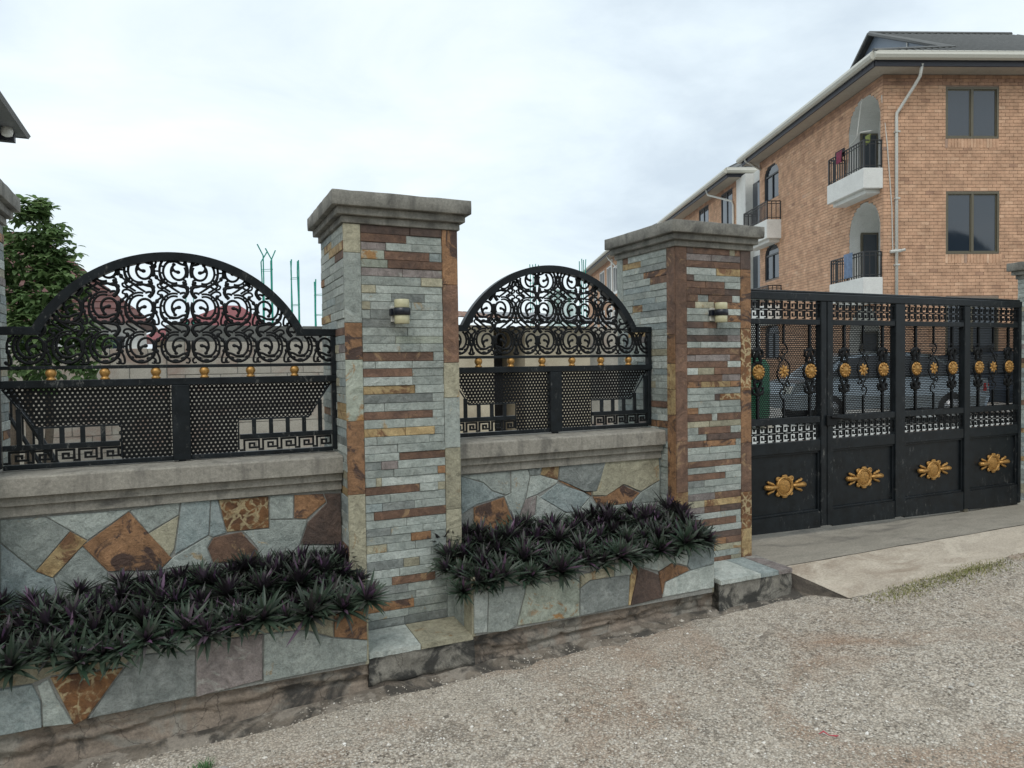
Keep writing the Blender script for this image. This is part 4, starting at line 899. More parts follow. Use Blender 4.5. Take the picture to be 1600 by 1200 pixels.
for gi, (a, b) in enumerate(GP):
    c = (a+b)/2
    for z0, z1 in ((1.878, 1.918), (1.148, 1.196), (0.935, 1.018)):
        MB().cbox(a, b, GY-0.022, GY+0.022, z0, z1, 0.003).build('rail', 'black_paint', gate)
    m = MB(); y0, y1 = GY-0.022, GY+0.022; m.add([(a, y0, gb(a)), (b, y0, gb(b)), (b, y1, gb(b)), (a, y1, gb(a)), (a, y0, 0.478), (b, y0, 0.478), (b, y1, 0.478), (a, y1, 0.478)], [(0,3,2,1),(4,5,6,7),(0,1,5,4),(1,2,6,5),(2,3,7,6),(3,0,4,7)]); m.build('bottom_rail', 'black_paint', gate)
    MB().box(a, b, GY+0.004, GY+0.009, 0.478, 0.935).build('sheet_panel', 'black_paint', gate)
    m = MB()
    for x0, x1, z0, z1 in ((a, b, 0.478, 0.493), (a, b, 0.920, 0.935), (a, a+0.016, 0.493, 0.920), (b-0.016, b, 0.493, 0.920)): m.cbox(x0, x1, GY-0.012, GY+0.003, z0, z1, 0.002)
    m.build('panel_moulding', 'black_paint', gate)
    nk = max(6, round((b-a)/0.072))
    for z0, z1 in ((1.921, 2.052), (1.021, 1.145)):
        zm = (z0+z1)/2; m = MB(); key_band(m, a, b, zm+0.002, z1, nk, 0.0084, GY, flip=True, KEY=KEY2); key_band(m, a, b, z0, zm-0.002, nk, 0.0084, GY, flip=False, KEY=KEY2)
        for k in range(nk): m.box(a+(b-a)*(k+0.45)/nk-0.005, a+(b-a)*(k+0.45)/nk+0.005, GY-0.004, GY+0.004, zm-0.006, zm+0.006)
        m.build('key_strip', 'black_cast', gate)
    m = MB(); perforated(m, [(a-0.01, 1.19), (b+0.01, 1.19), (b+0.01, 1.885), (a-0.01, 1.885)], 0.0165, 0.0049, GY+0.012)
    m.build('perforated_sheet', 'black_sheet', gate)
    w = (b-a); pos = [c-0.30*w, c, c+0.315*w] if gi else [3.715, 3.964, 4.223]
    for k, x in enumerate(pos):
        y = GY-0.006
        if k != 1:
            m = MB(); m.cbox(x-0.011, x+0.011, y-0.009, y+0.009, 1.70, 1.878, 0.002); m.cbox(x-0.011, x+0.011, y-0.009, y+0.009, 1.196, 1.37, 0.002)
            for sg in (1, -1):
                for s2 in (1, -1):
                    m.tube([(x, y, 1.535+sg*0.17), (x+s2*0.045, y, 1.535+sg*0.15), (x+s2*0.050, y, 1.535+sg*0.115), (x+s2*0.022, y, 1.535+sg*0.105), (x+s2*0.024, y, 1.535+sg*0.128)], [0.012, 0.012, 0.010, 0.008, 0.005], 6)
                    m.tube([(x, y, 1.535+sg*0.055), (x+s2*0.034, y, 1.535+sg*0.075), (x+s2*0.010, y, 1.535+sg*0.13), (x, y, 1.535+sg*0.165)], [0.008, 0.012, 0.013, 0.008], 6)
                m.blob((x, y, 1.535+sg*0.145), 0.020, 0.014, 0.036, 8, 5); m.blob((x, y, 1.535+sg*0.195), 0.017, 0.012, 0.016, 8, 5)
            m.tube([(x+0.062*math.cos(R(q)), y, 1.535+0.070*math.sin(R(q))) for q in range(0, 360, 24)], 0.008, 6, True)
            m.build('scroll_bar', 'black_cast', gate, True)
            m = MB(); m.lathe((x, y-0.006, 1.535), [(0.054, 0), (0.054, 0.005), (0.048, 0.009), (0.034, 0.008), (0.026, 0.018), (0.019, 0.014), (0.013, 0.022), (0.004, 0.025)], 20, 'y')
            for q in range(12):
                an = 2*math.pi*q/12; m.blob((x+0.041*math.cos(an), y-0.017, 1.535+0.041*math.sin(an)), 0.0145, 0.009, 0.0088, 6, 4, an)
            m.build('rosette', 'gold_paint', gate, True)
        else:
            m = MB(); m.cbox(x-0.007, x+0.007, y-0.007, y+0.007, 1.735, 1.878, 0.001); m.cbox(x-0.007, x+0.007, y-0.007, y+0.007, 1.196, 1.335, 0.001)
            f = -1 if gi % 2 else 1
            for sg in (1, -1):
                P = spl([(0.0, 0.205), (0.030, 0.185), (0.036, 0.150), (0.012, 0.128), (-0.014, 0.140), (-0.008, 0.165), (0.012, 0.162)], 4)
                m.tube([(x+f*sg*u, y, 1.535+sg*v) for u, v in P], 0.0055, 6)
                P = spl([(0.012, 0.128), (-0.012, 0.105), (-0.030, 0.095), (0.020, 0.085), (0.060, 0.030), (0.052, -0.030), (0.020, -0.080), (-0.006, -0.10)], 4)
                m.tube([(x+f*sg*u, y, 1.535+sg*v) for u, v in P], 0.0055, 6)
                P = spl([(-0.030, 0.070), (-0.052, 0.080), (-0.054, 0.105), (-0.036, 0.112), (-0.030, 0.098)], 4)
                m.tube([(x+f*sg*u, y, 1.535+sg*v) for u, v in P], 0.005, 6)
            m.build('scroll_bar', 'black_cast', gate, True)
            m = MB(); m.blob((x, y-0.010, 1.535), 0.016, 0.012, 0.016, 8, 5)
            for q in range(8):
                an = 2*math.pi*q/8+0.2; m.blob((x+0.030*math.cos(an), y-0.006, 1.535+0.030*math.sin(an)), 0.021, 0.006, 0.0105, 8, 5, an)
            m.build('flower', 'gold_paint', gate, True)
    # gilt cartouche on the lower sheet
    x, z, y = ORN[gi], 0.692, GY-0.002; m = MB()
    m.blob((x, y, z), 0.066, 0.016, 0.078, 18, 8)
    m.tube([(x+0.078*math.cos(R(q)), y-0.004, z+0.092*math.sin(R(q))) for q in range(0, 360, 15)], 0.012, 7, True)
    m.tube([(x+0.064*math.cos(R(q)), y-0.010, z+0.076*math.sin(R(q))) for q in range(0, 360, 15)], 0.005, 6, True)
    for i in range(-4, 5):
        for j in range(-4, 5):
            u, v = i*0.0135+(0.0067 if j % 2 else 0), j*0.0150
            if (u/0.055)**2+(v/0.066)**2 < 1: m.blob((x+u, y-0.0145*math.sqrt(max(0.05, 1-(u/0.066)**2-(v/0.078)**2)), z+v), 0.0052, 0.004, 0.0058, 5, 3)
    for q in (48, 132, 228, 312):
        cx_, cz_ = x+0.100*math.cos(R(q)), z+0.100*math.sin(R(q))
        m.tube([(cx_+0.020*math.cos(R(t))*(1-t/900), y-0.003, cz_+0.022*math.sin(R(t))*(1-t/900)) for t in range(q-180, q+181, 30)], 0.008, 6)
        m.blob((cx_, y, cz_), 0.020, 0.009, 0.020, 8, 5)
    for q in (90, 270): m.blob((x, y-0.004, z+(0.105 if q == 90 else -0.105)), 0.030, 0.010, 0.012, 8, 5)
    for sg in (1, -1):
        m.tube([(x+sg*0.074, y-0.008, z), (x+sg*0.115, y-0.010, z+0.002), (x+sg*0.16, y-0.012, z+0.003), (x+sg*0.195, y-0.010, z+0.004)], [0.015, 0.019, 0.024, 0.026], 9)
        m.blob((x+sg*0.197, y-0.010, z+0.004), 0.014, 0.020, 0.024, 8, 5)
        for s2 in (1, -1):
            m.tube([(x+sg*0.105, y-0.004, z+s2*0.016), (x+sg*0.130, y-0.006, z+s2*0.038), (x+sg*0.160, y-0.006, z+s2*0.046), (x+sg*0.176, y-0.006, z+s2*0.058), (x+sg*0.168, y-0.006, z+s2*0.066)], [0.010, 0.012, 0.012, 0.010, 0.006], 7)
            m.blob((x+sg*0.148, y-0.006, z+s2*0.048), 0.018, 0.008, 0.010, 8, 5, sg*s2*0.7)
    m.v = [(x+(a_-x)*0.94, b_, z+(c_-z)*0.74) for a_, b_, c_ in m.v]; m.build('cartouche', 'gold_paint', gate, True)
# latch at the meeting stiles and the wheel under the far leaf
MB().cbox(4.36, 4.47, GY-0.045, GY-0.030, 1.12, 1.20, 0.003).build('latch', 'black_cast', gate)
m = MB(); m.tube([(4.40, GY-0.05, 1.185), (4.60, GY-0.05, 1.165)], 0.010, 8); m.build('bolt', 'black_cast', gate, True)
MB().cbox(6.0, 6.05, GY-0.02, GY+0.02, 0.285, 0.33, 0.004).build('drop_bolt', 'frame_bronze', gate)

# ---------------------------------------------------------------- brick apartment blocks behind the gate (local axes: u right, v away, z up)
BO = (18.38, 14.28, 0.0); BR = R(-22)
apt = thing('apartment_building', BO, 'three storey orange brick apartment block with balconies behind the gate', 'building', None, BR, True)
def arch_z(o, a):
    # top of an opening at coordinate a
    a0, a1, z0, z1, rise = o
    if rise <= 0: return z1
    t = (2*a-a0-a1)/(a1-a0); return z1-rise+rise*math.sqrt(max(0, 1-t*t))
def wall_face(m, put, a0, a1, z0, z1, ops):
    As = sorted({a0, a1, *[o[0] for o in ops], *[o[1] for o in ops]}); Zs = sorted({z0, z1, *[o[2] for o in ops], *[o[3] for o in ops]})
    for i in range(len(As)-1):
        for j in range(len(Zs)-1):
            ca, cz = (As[i]+As[i+1])/2, (Zs[j]+Zs[j+1])/2
            if any(o[0] < ca < o[1] and o[2] < cz < o[3] for o in ops): continue
            m.add([put(As[i], Zs[j]), put(As[i+1], Zs[j]), put(As[i+1], Zs[j+1]), put(As[i], Zs[j+1])], [(0, 1, 2, 3)])
    for o in ops:
        if o[4] > 0:
            n_ = 12
            for k in range(n_):
                p, q = o[0]+(o[1]-o[0])*k/n_, o[0]+(o[1]-o[0])*(k+1)/n_
                m.add([put(p, arch_z(o, p)), put(q, arch_z(o, q)), put(q, o[3]), put(p, o[3])], [(0, 1, 2, 3)])
def brickwork(m, axis, base, a0, a1, z0, z1, ops, rr, sgn=-1, L=0.25, H=0.0975):
    j = 0; z = z0
    while z < z1-0.02:
        zt = min(z+H-0.012, z1); a = a0-(L/2 if j % 2 else 0)
        while a < a1:
            p, q = max(a, a0)+0.003, min(a+L, a1)-0.007
            cuts = [(p, q)]
            for o in ops:
                if z < o[3]+0.001 and zt > o[2]:
                    za = (z+zt)/2
                    new = []
                    for (s, e) in cuts:
                        lo, hi = o[0], o[1]
                        if o[4] > 0 and za > o[3]-o[4]:
                            t = max(0, 1-((za-(o[3]-o[4]))/o[4])**2)**0.5; mid = (o[0]+o[1])/2; lo, hi = mid-(o[1]-o[0])/2*t, mid+(o[1]-o[0])/2*t
                        if e <= lo or s >= hi: new.append((s, e)); continue
                        if s < lo-0.02: new.append((s, lo))
                        if e > hi+0.02: new.append((hi, e))
                    cuts = new
            for s, e in cuts:
                if e-s < 0.02: continue
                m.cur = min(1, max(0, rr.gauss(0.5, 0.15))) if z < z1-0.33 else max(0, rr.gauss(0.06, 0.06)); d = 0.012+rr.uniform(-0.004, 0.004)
                if axis == 'u': vs = [(x, base, zz) for x, zz in ((s, z), (e, z), (e, zt), (s, zt))]+[(x, base-d, zz) for x, zz in ((s, z), (e, z), (e, zt), (s, zt))]
                else: vs = [(base, x, zz) for x, zz in ((s, z), (e, z), (e, zt), (s, zt))]+[(base-d, x, zz) for x, zz in ((s, z), (e, z), (e, zt), (s, zt))]
                m.add(vs, [(4, 5, 6, 7), (0, 1, 5, 4), (1, 2, 6, 5), (2, 3, 7, 6), (3, 0, 4, 7)])
            a += L
        z += H; j += 1
rr = random.Random(77)
UW, VD, ZT = 9.5, 9.0, 9.78
win_f = [(1.84, 3.43, 7.95, 9.42, 0), (1.86, 3.46, 4.63, 6.42, 0), (1.86, 3.46, 1.6, 3.35, 0), (5.6, 7.2, 7.95, 9.42, 0), (5.6, 7.2, 4.63, 6.42, 0), (5.6, 7.2, 1.6, 3.35, 0)]
arch_s = [(0.12, 1.88, 7.10, 9.50, 0.85), (0.12, 1.85, 4.0, 6.33, 0.85), (0.12, 1.85, 0.9, 3.2, 0.85)]
win_s = [(7.14, 8.50, 8.02, 9.40, 0.42), (7.12, 8.47, 4.85, 6.24, 0.42), (7.12, 8.47, 1.7, 3.1, 0.42)]
m = MB(); fu = lambda a, z: (a, 0.0, z); fv = lambda a, z: (0.0, a, z)
wall_face(m, fu, 0, UW, 0.28, ZT, win_f); wall_face(m, fv, 0, VD, 0.28, ZT, arch_s+win_s)
m.add([(UW, 0, 0.28), (UW, VD, 0.28), (UW, VD, ZT), (UW, 0, ZT), (0, VD, 0.28), (0, VD, ZT)], [(0, 1, 2, 3), (4, 1, 2, 5)])
for o in win_f:  # reveals
    for A, B in (((o[0], o[2]), (o[1], o[2])), ((o[1], o[2]), (o[1], o[3])), ((o[1], o[3]), (o[0], o[3])), ((o[0], o[3]), (o[0], o[2]))):
        m.add([(A[0], 0, A[1]), (B[0], 0, B[1]), (B[0], 0.1, B[1]), (A[0], 0.1, A[1])], [(0, 1, 2, 3)])
m.build('wall', 'brick_mortar', apt)
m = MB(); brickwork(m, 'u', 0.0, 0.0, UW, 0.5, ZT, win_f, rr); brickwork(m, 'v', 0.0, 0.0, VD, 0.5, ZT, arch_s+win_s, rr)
# soldier courses under the windows
for o in win_f:
    a = o[0]-0.02
    while a < o[1]:
        m.cur = min(1, max(0, rr.gauss(0.6, 0.2))); m.box(a, a+0.082, -0.022, -0.001, o[2]-0.27, o[2]-0.012); a += 0.095
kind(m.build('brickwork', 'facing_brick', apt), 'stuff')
def window_u(parent, o, mat='frame_bronze', y=0.03, mull=0.5):
    fr = MB(); w = 0.06
    for x0, x1, z0, z1 in ((o[0], o[1], o[2], o[2]+w), (o[0], o[1], o[3]-w, o[3]), (o[0], o[0]+w, o[2]+w, o[3]-w), (o[1]-w, o[1], o[2]+w, o[3]-w)): fr.box(x0, x1, y-0.035, y+0.05, z0, z1)
    xm = o[0]+(o[1]-o[0])*mull; fr.box(xm-0.035, xm+0.035, y-0.03, y+0.04, o[2]+w, o[3]-w)
    fr = fr.build('window', mat, parent)
    for i, (a, b) in enumerate(((o[0]+w, xm-0.035), (xm+0.035, o[1]-w))):
        MB().box(a, b, y+0.004+0.012*i, y+0.010+0.012*i, o[2]+w, o[3]-w).build('pane', 'window_glass', fr)
        s = MB(); k = 0.03; yy = y-0.008+0.012*i
        for x0, x1, z0, z1 in ((a, b, o[2]+w, o[2]+w+k), (a, b, o[3]-w-k, o[3]-w), (a, a+k, o[2]+w+k, o[3]-w-k), (b-k, b, o[2]+w+k, o[3]-w-k)): s.box(x0, x1, yy, yy+0.02, z0, z1)
        s.build('sash', mat, fr)
for o in win_f: window_u(apt, o)
def arched_window(parent, o, u, mat='frame_dark'):
    fr = MB(); n_ = 14; a0, a1, z0, z1, rs = o
    P = [(a0, z0)]+[(a0+(a1-a0)*k/n_, arch_z(o, a0+(a1-a0)*k/n_)) for k in range(n_+1)]+[(a1, z0)]
    fr.tube([(u, a, z) for a, z in P], 0.05, 4, True); mid = (a0+a1)/2
    fr.box(u-0.03, u+0.03, mid-0.03, mid+0.03, z0, z1-rs); fr.box(u-0.035, u+0.035, a0, a1, z1-rs-0.03, z1-rs+0.03)
    fr = fr.build('window', mat, parent)
    m = MB(); m.add([(u+0.01, a, z) for a, z in P], [tuple(range(len(P)))]); m.build('pane', 'window_glass', fr)
for o in win_s: arched_window(apt, o, 0.06)
# loggias behind the arches: white reveal, back wall, dark door
for o in arch_s:
    m = MB(); n_ = 12; P = [(o[0]+(o[1]-o[0])*k/n_, arch_z(o, o[0]+(o[1]-o[0])*k/n_)) for k in range(n_+1)]
    for (p, zp), (q, zq) in zip(P, P[1:]): m.add([(-0.012, p, zp), (-0.012, q, zq), (0.9, q, zq), (0.9, p, zp)], [(0, 1, 2, 3)])
    m.add([(-0.012, o[0], o[2]), (-0.012, o[0], o[3]-o[4]), (0.9, o[0], o[3]-o[4]), (0.9, o[0], o[2])], [(0, 1, 2, 3)]); m.add([(-0.012, o[1], o[2]), (-0.012, o[1], o[3]-o[4]), (0.9, o[1], o[3]-o[4]), (0.9, o[1], o[2])], [(0, 1, 2, 3)])
    m.add([(0.9, o[0], o[2]), (0.9, o[1], o[2]), (0.9, o[1], o[3]), (0.9, o[0], o[3])], [(0, 1, 2, 3)]); m.add([(0, o[0], o[2]), (0.9, o[0], o[2]), (0.9, o[1], o[2]), (0, o[1], o[2])], [(0, 1, 2, 3)])
    lg = m.build('loggia', 'plaster_white', apt)
    MB().box(0.34, 0.885, o[1]-0.06, o[1]-0.004, o[2]+0.02, o[2]+1.58).build('door', 'frame_bronze', lg)
    MB().box(0.40, 0.83, o[1]-0.075, o[1]-0.062, o[2]+0.1, o[2]+1.52).build('door_pane', 'window_glass', lg)
def balcony(v0, v1, zb, zt, zr, depth, parent=apt, front=True):
    m = MB(); m.cbox(-depth, 0.0, v0, v1, zb+0.12, zt, 0.01); m.cbox(-depth*0.75, 0.0, v0+0.15, v1-0.1, zb, zb+0.119, 0.01)
    b = m.build('balcony', 'plaster_white', parent)
    rl = MB(); pts = [(-0.02, v0+0.05), (-depth+0.04, v0+0.05), (-depth+0.04, v1-0.05), (-0.02, v1-0.05)]
    for z in (zr, zr-0.10, zt+0.08): rl.tube([(u, v, z) for u, v in pts], 0.022 if z == zr else 0.014, 6)
    rl.build('handrail', 'frame_dark', b)
    for (ua, va), (ub, vb) in zip(pts, pts[1:]):
        n_ = max(2, int(math.hypot(ub-ua, vb-va)/0.13))
        for k in range(n_+1):
            if k == 0 and (ua, va) != pts[0]: continue
            u, v = ua+(ub-ua)*k/n_, va+(vb-va)*k/n_; e = 0.022 if k in (0, n_) else 0.012
            MB().box(u-e, u+e, v-e, v+e, zt, zr-0.01).build('baluster', 'frame_dark', b)
    return b
balcony(0.0, 2.15, 6.42, 7.12, 7.92, 0.58); balcony(0.0, 2.0, 3.25, 3.98, 4.72, 0.58); balcony(6.9, 9.4, 6.20, 7.04, 7.75, 0.58); balcony(6.85, 9.4, 3.0, 3.75, 4.50, 0.58)
# eaves: soffit, fascia, gutter
def eaves(parent, u0, u1, v0, v1, ov, z):
    MB().box(u0-ov+0.03, u1+ov-0.03, v0-ov+0.03, v1+ov-0.03, z, z+0.05).build('soffit', 'soffit', parent)
    m = MB()
    for a in ((u0-ov, u1+ov, v0-ov-0.02, v0-ov+0.03), (u0-ov, u1+ov, v1+ov-0.03, v1+ov+0.02), (u0-ov-0.02, u0-ov+0.03, v0-ov+0.031, v1+ov-0.031), (u1+ov-0.03, u1+ov+0.02, v0-ov+0.031, v1+ov-0.031)): m.box(a[0], a[1], a[2], a[3], z+0.0, z+0.20)
    m.build('fascia', 'fascia_dark', parent)
    m = MB(); o2 = ov+0.10; P = [(u0-o2, v0-o2), (u1+o2, v0-o2), (u1+o2, v1+o2), (u0-o2, v1+o2)]
    for (a, b), (c, d) in zip(P, P[1:]+P[:1]): m.tube([(a, b, z+0.25), (c, d, z+0.25)], 0.115, 8); m.tube([(a, b, z+0.37), (c, d, z+0.37)], 0.03, 6)
    m.build('gutter', 'gutter_cream', parent)
eaves(apt, 0, UW, 0, VD, 0.55, ZT)
def ribbed(m, A, B, C, D, n_, r=0.022):
    # sheet A-B (eave) to D-C (ridge) with raised ribs
    A, B, C, D = map(Vector, (A, B, C, D)); m.add([A, B, C, D], [(0, 1, 2, 3)])
    nn = (B-A).cross(D-A).normalized()
    for k in range(n_+1):
        p, q = A.lerp(B, k/n_), D.lerp(C, k/n_)
        if (q-p).length > 0.2: m.tube([p+nn*0.012, q+nn*0.012], r, 4)
ze = ZT+0.36; zr = 13.0; e = 0.66; vr = VD/2
rf = MB(); ug, ur = 2.3, UW-2.25; zh = ze+0.55; tt = (zh-ze)/(zr-ze); vh = -e+(vr+e)*tt
def slope(P, n_, r=0.022):
    # polygon P[0]-P[1] is the eave; ribs climb the slope and stop at the outline
    P = [Vector(p) for p in P]; rf.add(P, [tuple(range(len(P)))]); nn = (P[1]-P[0]).cross(P[2]-P[1]).normalized(); nn = nn if nn.z > 0 else -nn
    ev = (P[1]-P[0]).normalized(); up_ = nn.cross(ev); up_ = up_ if up_.z > 0 else -up_
    Q = [((p-P[0]).dot(ev), (p-P[0]).dot(up_)) for p in P]; L_ = Q[1][0]
    for k in range(1, n_):
        x = L_*k/n_; hts = []
        for (xa, ya), (xb, yb) in zip(Q[1:], Q[2:]+Q[:1]):
            if (xa-x)*(xb-x) < 0: hts.append(ya+(yb-ya)*(x-xa)/(xb-xa))
        if hts and max(hts) > 0.2: rf.tube([P[0]+ev*x+nn*0.012, P[0]+ev*x+up_*max(hts)+nn*0.012], r, 4)
slope([(-e, -e, ze), (UW+e, -e, ze), (ur, vr, zr), (ug-0.2, vr, zr), (ug, vh, zh)], 46)
slope([(UW+e, VD+e, ze), (-e, VD+e, ze), (ug, VD-vh, zh), (ug-0.2, vr, zr), (ur, vr, zr)], 46)
slope([(-e, VD+e, ze), (-e, -e, ze), (ug, vh, zh), (ug, VD-vh, zh)], 40); slope([(UW+e, -e, ze), (UW+e, VD+e, ze), (ur, vr, zr)], 40)
roof = rf.build('roof', 'roof_charcoal', apt)
g = MB(); g.add([(ug+0.15, vh, zh), (ug+0.15, VD-vh, zh), (ug+0.02, vr, zr-0.05)], [(0, 1, 2)]); g.build('gablet', 'gable_blue', roof)
g = MB()
for k in range(1, 7): v_ = vh+(VD-2*vh)*k/7; g.box(ug+0.06, ug+0.10, v_-0.03, v_+0.03, zh, zh+(zr-zh)*(1-abs(v_-vr)/(vr-vh))-0.1)
g.build('gablet_slat', 'frame_white', roof)
g = MB(); g.tube([(-e, -e, ze+0.02), (ug, vh, zh+0.02)], 0.06, 6); g.tube([(ug-0.2, vr, zr+0.02), (ur, vr, zr+0.02)], 0.07, 6); g.tube([(ug-0.2, vr, zr), (ug, vh, zh)], 0.07, 6); g.tube([(ug-0.2, vr, zr), (ug, VD-vh, zh)], 0.07, 6); g.build('ridge_cap', 'roof_charcoal', roof)
# downpipe with swan neck, slim cable, camera and vents
m = MB(); m.tube([(0.80, -0.55, 9.86), (0.80, -0.45, 9.55), (0.74, -0.3, 9.35), (0.36, -0.07, 8.65), (0.35, -0.07, 8.5), (0.37, -0.07, 0.5)], 0.045, 8); dpp = m.build('downpipe', 'pvc_white', apt, True)
m = MB()
for z in (8.1, 6.2, 4.3, 2.4): m.box(0.30, 0.43, -0.13, 0.0, z, z+0.04)
m.build('pipe_clip', 'pvc_white', dpp)
m = MB(); m.tube([(-0.02, 0.05, 9.2), (0.10, -0.03, 7.8), (0.24, -0.03, 6.0), (0.27, -0.03, 4.75)], 0.016, 5); m.build('wall_cable', 'cable', apt)
m = MB(); m.tube([(0.18, -0.05, 4.70), (0.46, -0.10, 4.72)], 0.05, 8); m.tube([(0.46, -0.10, 4.72), (0.56, -0.18, 4.74)], 0.04, 8); m.build('security_camera', 'pvc_white', apt)
# recess, second block and far block of the same terrace
blk2 = thing('apartment_block', (BO[0]+math.sin(R(22))*9.05, BO[1]+math.cos(R(22))*9.05, 0), 'second brick block with white recess, just behind the nearer apartment block', 'building', None, BR, True)
m = MB(); m.box(0.35, UW, 0.0, 2.6, 0.28, ZT); m.box(-0.02, 0.349, 1.5, 2.6, 0.28, ZT-0.02); m.build('recess', 'plaster_white', blk2)
for z in (7.15, 4.0): MB().box(0.25, 0.349, 0.1, 1.35, z, z+2.1).build('door', 'window_glass', blk2)
m = MB(); w2 = [(3.1, 4.65, 7.9, 9.55, 0), (3.1, 4.65, 4.6, 6.3, 0), (6.5, 8.1, 7.9, 9.55, 0), (6.5, 8.1, 4.6, 6.3, 0)]
wall_face(m, fv, 2.6, 13.0, 0.28, ZT, w2); m.add([(0, 2.6, 0.28), (UW, 2.6, 0.28), (UW, 2.6, ZT), (0, 2.6, ZT), (0, 13, .28), (UW, 13, .28), (UW, 13, ZT), (0, 13, ZT)], [(0, 1, 2, 3), (4, 5, 6, 7)]); m.build('wall', 'brick_mortar', blk2)
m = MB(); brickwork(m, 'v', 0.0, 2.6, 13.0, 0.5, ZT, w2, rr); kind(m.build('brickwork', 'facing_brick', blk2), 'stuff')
for o in w2:
    fr = MB(); 
    for a, b, c, d in ((o[0], o[1], o[2], o[2]+.07), (o[0], o[1], o[3]-.07, o[3]), (o[0], o[0]+.07, o[2], o[3]), (o[1]-.07, o[1], o[2], o[3]), ((o[0]+o[1])/2-.04, (o[0]+o[1])/2+.04, o[2], o[3])): fr.box(0.0, 0.07, a, b, c, d)
    fr = fr.build('window', 'frame_dark', blk2); MB().box(0.03, 0.04, o[0]+.07, o[1]-.07, o[2]+.07, o[3]-.07).build('pane', 'window_glass', fr)
eaves(blk2, 0.0, UW, 2.6, 13.0, 0.62, ZT-0.05)
rf = MB(); ze2 = ZT+0.31; ribbed(rf, (-0.7, 13.7, ze2), (-0.7, 1.9, ze2), (3.6, 6.2, 12.6), (3.6, 9.4, 12.6), 26); ribbed(rf, (-0.7, 1.9, ze2), (UW+.7, 1.9, ze2), (UW-3.6, 6.2, 12.6), (3.6, 6.2, 12.6), 30); ribbed(rf, (UW+.7, 13.7, ze2), (-0.7, 13.7, ze2), (3.6, 9.4, 12.6), (UW-3.6, 9.4, 12.6), 30)
rf.build('roof', 'roof_charcoal', blk2)
m = MB(); m.tube([(-0.68, 4.9, 9.95), (-0.6, 4.8, 9.6), (-0.08, 3.0, 8.9), (-0.06, 2.9, 8.7), (-0.06, 2.9, 1.0)], 0.05, 6); m.build('downpipe', 'pvc_white', blk2, True)
m = MB(); m.tube([(-0.66, -0.1, 10.0), (-0.6, -0.05, 9.85), (0.0, -0.2, 9.45)], 0.05, 6); m.build('drain_spout', 'pvc_white', blk2, True)
blk3 = thing('apartment_block', (BO[0]+math.sin(R(22))*31-math.cos(R(22))*1.3, BO[1]+math.cos(R(22))*31+math.sin(R(22))*1.3, 0), 'far brick block with white framed windows, seen past the gate pillar', 'building', None, BR, True)
w3 = [(1.6, 3.3, 6.9, 8.9, 0), (4.2, 6.0, 6.6, 9.2, 0), (7.2, 9.4, 6.6, 9.2, 0), (11, 12.6, 6.9, 8.9, 0), (1.6, 3.3, 3.6, 5.6, 0), (4.2, 6.0, 3.3, 5.9, 0), (7.2, 9.4, 3.3, 5.9, 0), (11, 12.6, 3.6, 5.6, 0)]
m = MB(); wall_face(m, fv, 0, 16, 0.28, 9.7, w3); m.add([(0, 0, .28), (8, 0, .28), (8, 0, 9.7), (0, 0, 9.7)], [(0, 1, 2, 3)]); m.build('wall', 'brick_mortar', blk3)
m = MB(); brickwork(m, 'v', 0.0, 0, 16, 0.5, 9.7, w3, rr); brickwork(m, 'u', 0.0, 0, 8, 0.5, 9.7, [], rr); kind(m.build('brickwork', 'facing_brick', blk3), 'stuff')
for o in w3:
    fr = MB()
    for a, b, c, d in ((o[0]-.1, o[1]+.1, o[2]-.12, o[2]+.1), (o[0], o[1], o[3]-.1, o[3]), (o[0], o[0]+.1, o[2]+.1, o[3]-.1), (o[1]-.1, o[1], o[2]+.1, o[3]-.1), ((o[0]+o[1])/2-.05, (o[0]+o[1])/2+.05, o[2]+.1, o[3]-.1)): fr.box(-0.05, 0.08, a, b, c, d)
    fr = fr.build('window', 'frame_white', blk3); MB().box(0.03, 0.05, o[0]+.1, o[1]-.1, o[2]+.1, o[3]-.1).build('pane', 'window_glass', fr)
MB().box(-0.10, 0.0, 3.5, 4.0, 0.5, 9.6).build('pilaster', 'plaster_white', blk3)
eaves(blk3, 0, 8, 0, 16, 0.65, 9.7)
rf = MB(); ribbed(rf, (-.7, 16.7, 10.05), (-.7, -.7, 10.05), (4, 4, 12.6), (4, 12, 12.6), 30); ribbed(rf, (-.7, -.7, 10.05), (8.7, -.7, 10.05), (4, 4, 12.6), (4, 4, 12.6), 20); rf.build('roof', 'roof_grey', blk3)
m = MB(); m.tube([(-0.7, 3.0, 10.0), (-0.5, 2.8, 9.5), (-0.08, 0.8, 8.4), (-0.08, 0.3, 8.2), (-0.08, 0.2, 1)], 0.06, 6); m.build('downpipe', 'pvc_white', blk3, True)
# washing and odds on the balconies (own things, placed in world space)
CB, SB = math.cos(BR), math.sin(BR)
def W(u, v, z): return (BO[0]+u*CB-v*SB, BO[1]+u*SB+v*CB, z)
def cloth(u, v0, v1, z0, z1, mat, lab):
    m = MB(); n_ = 8
    for j in range(n_+1):
        for i in range(n_+1):
            a = v0+(v1-v0)*i/n_; z = z1+(z0-z1)*j/n_; m.v.append(W(u-0.03*math.sin(a*40)*j/n_-0.015, a, z))
    for j in range(n_):
        for i in range(n_): k = j*(n_+1)+i; m.f.append((k, k+1, k+n_+2, k+n_+1)); m.a.append(0.5)
    n0 = len(m.v); m.add([(x+0.012*CB, y+0.012*SB, z) for x, y, z in m.v], m.f[:])
    top(m, 'laundry', mat, lab, 'laundry', 'washing on the balconies', None, True)
cloth(-0.60, 0.55, 1.05, 4.05, 4.78, 'cloth_blue', 'blue cloth hung over the lower balcony railing')
cloth(-0.60, 1.15, 1.50, 7.62, 7.97, 'cloth_pink', 'pink cloth on the upper balcony railing')
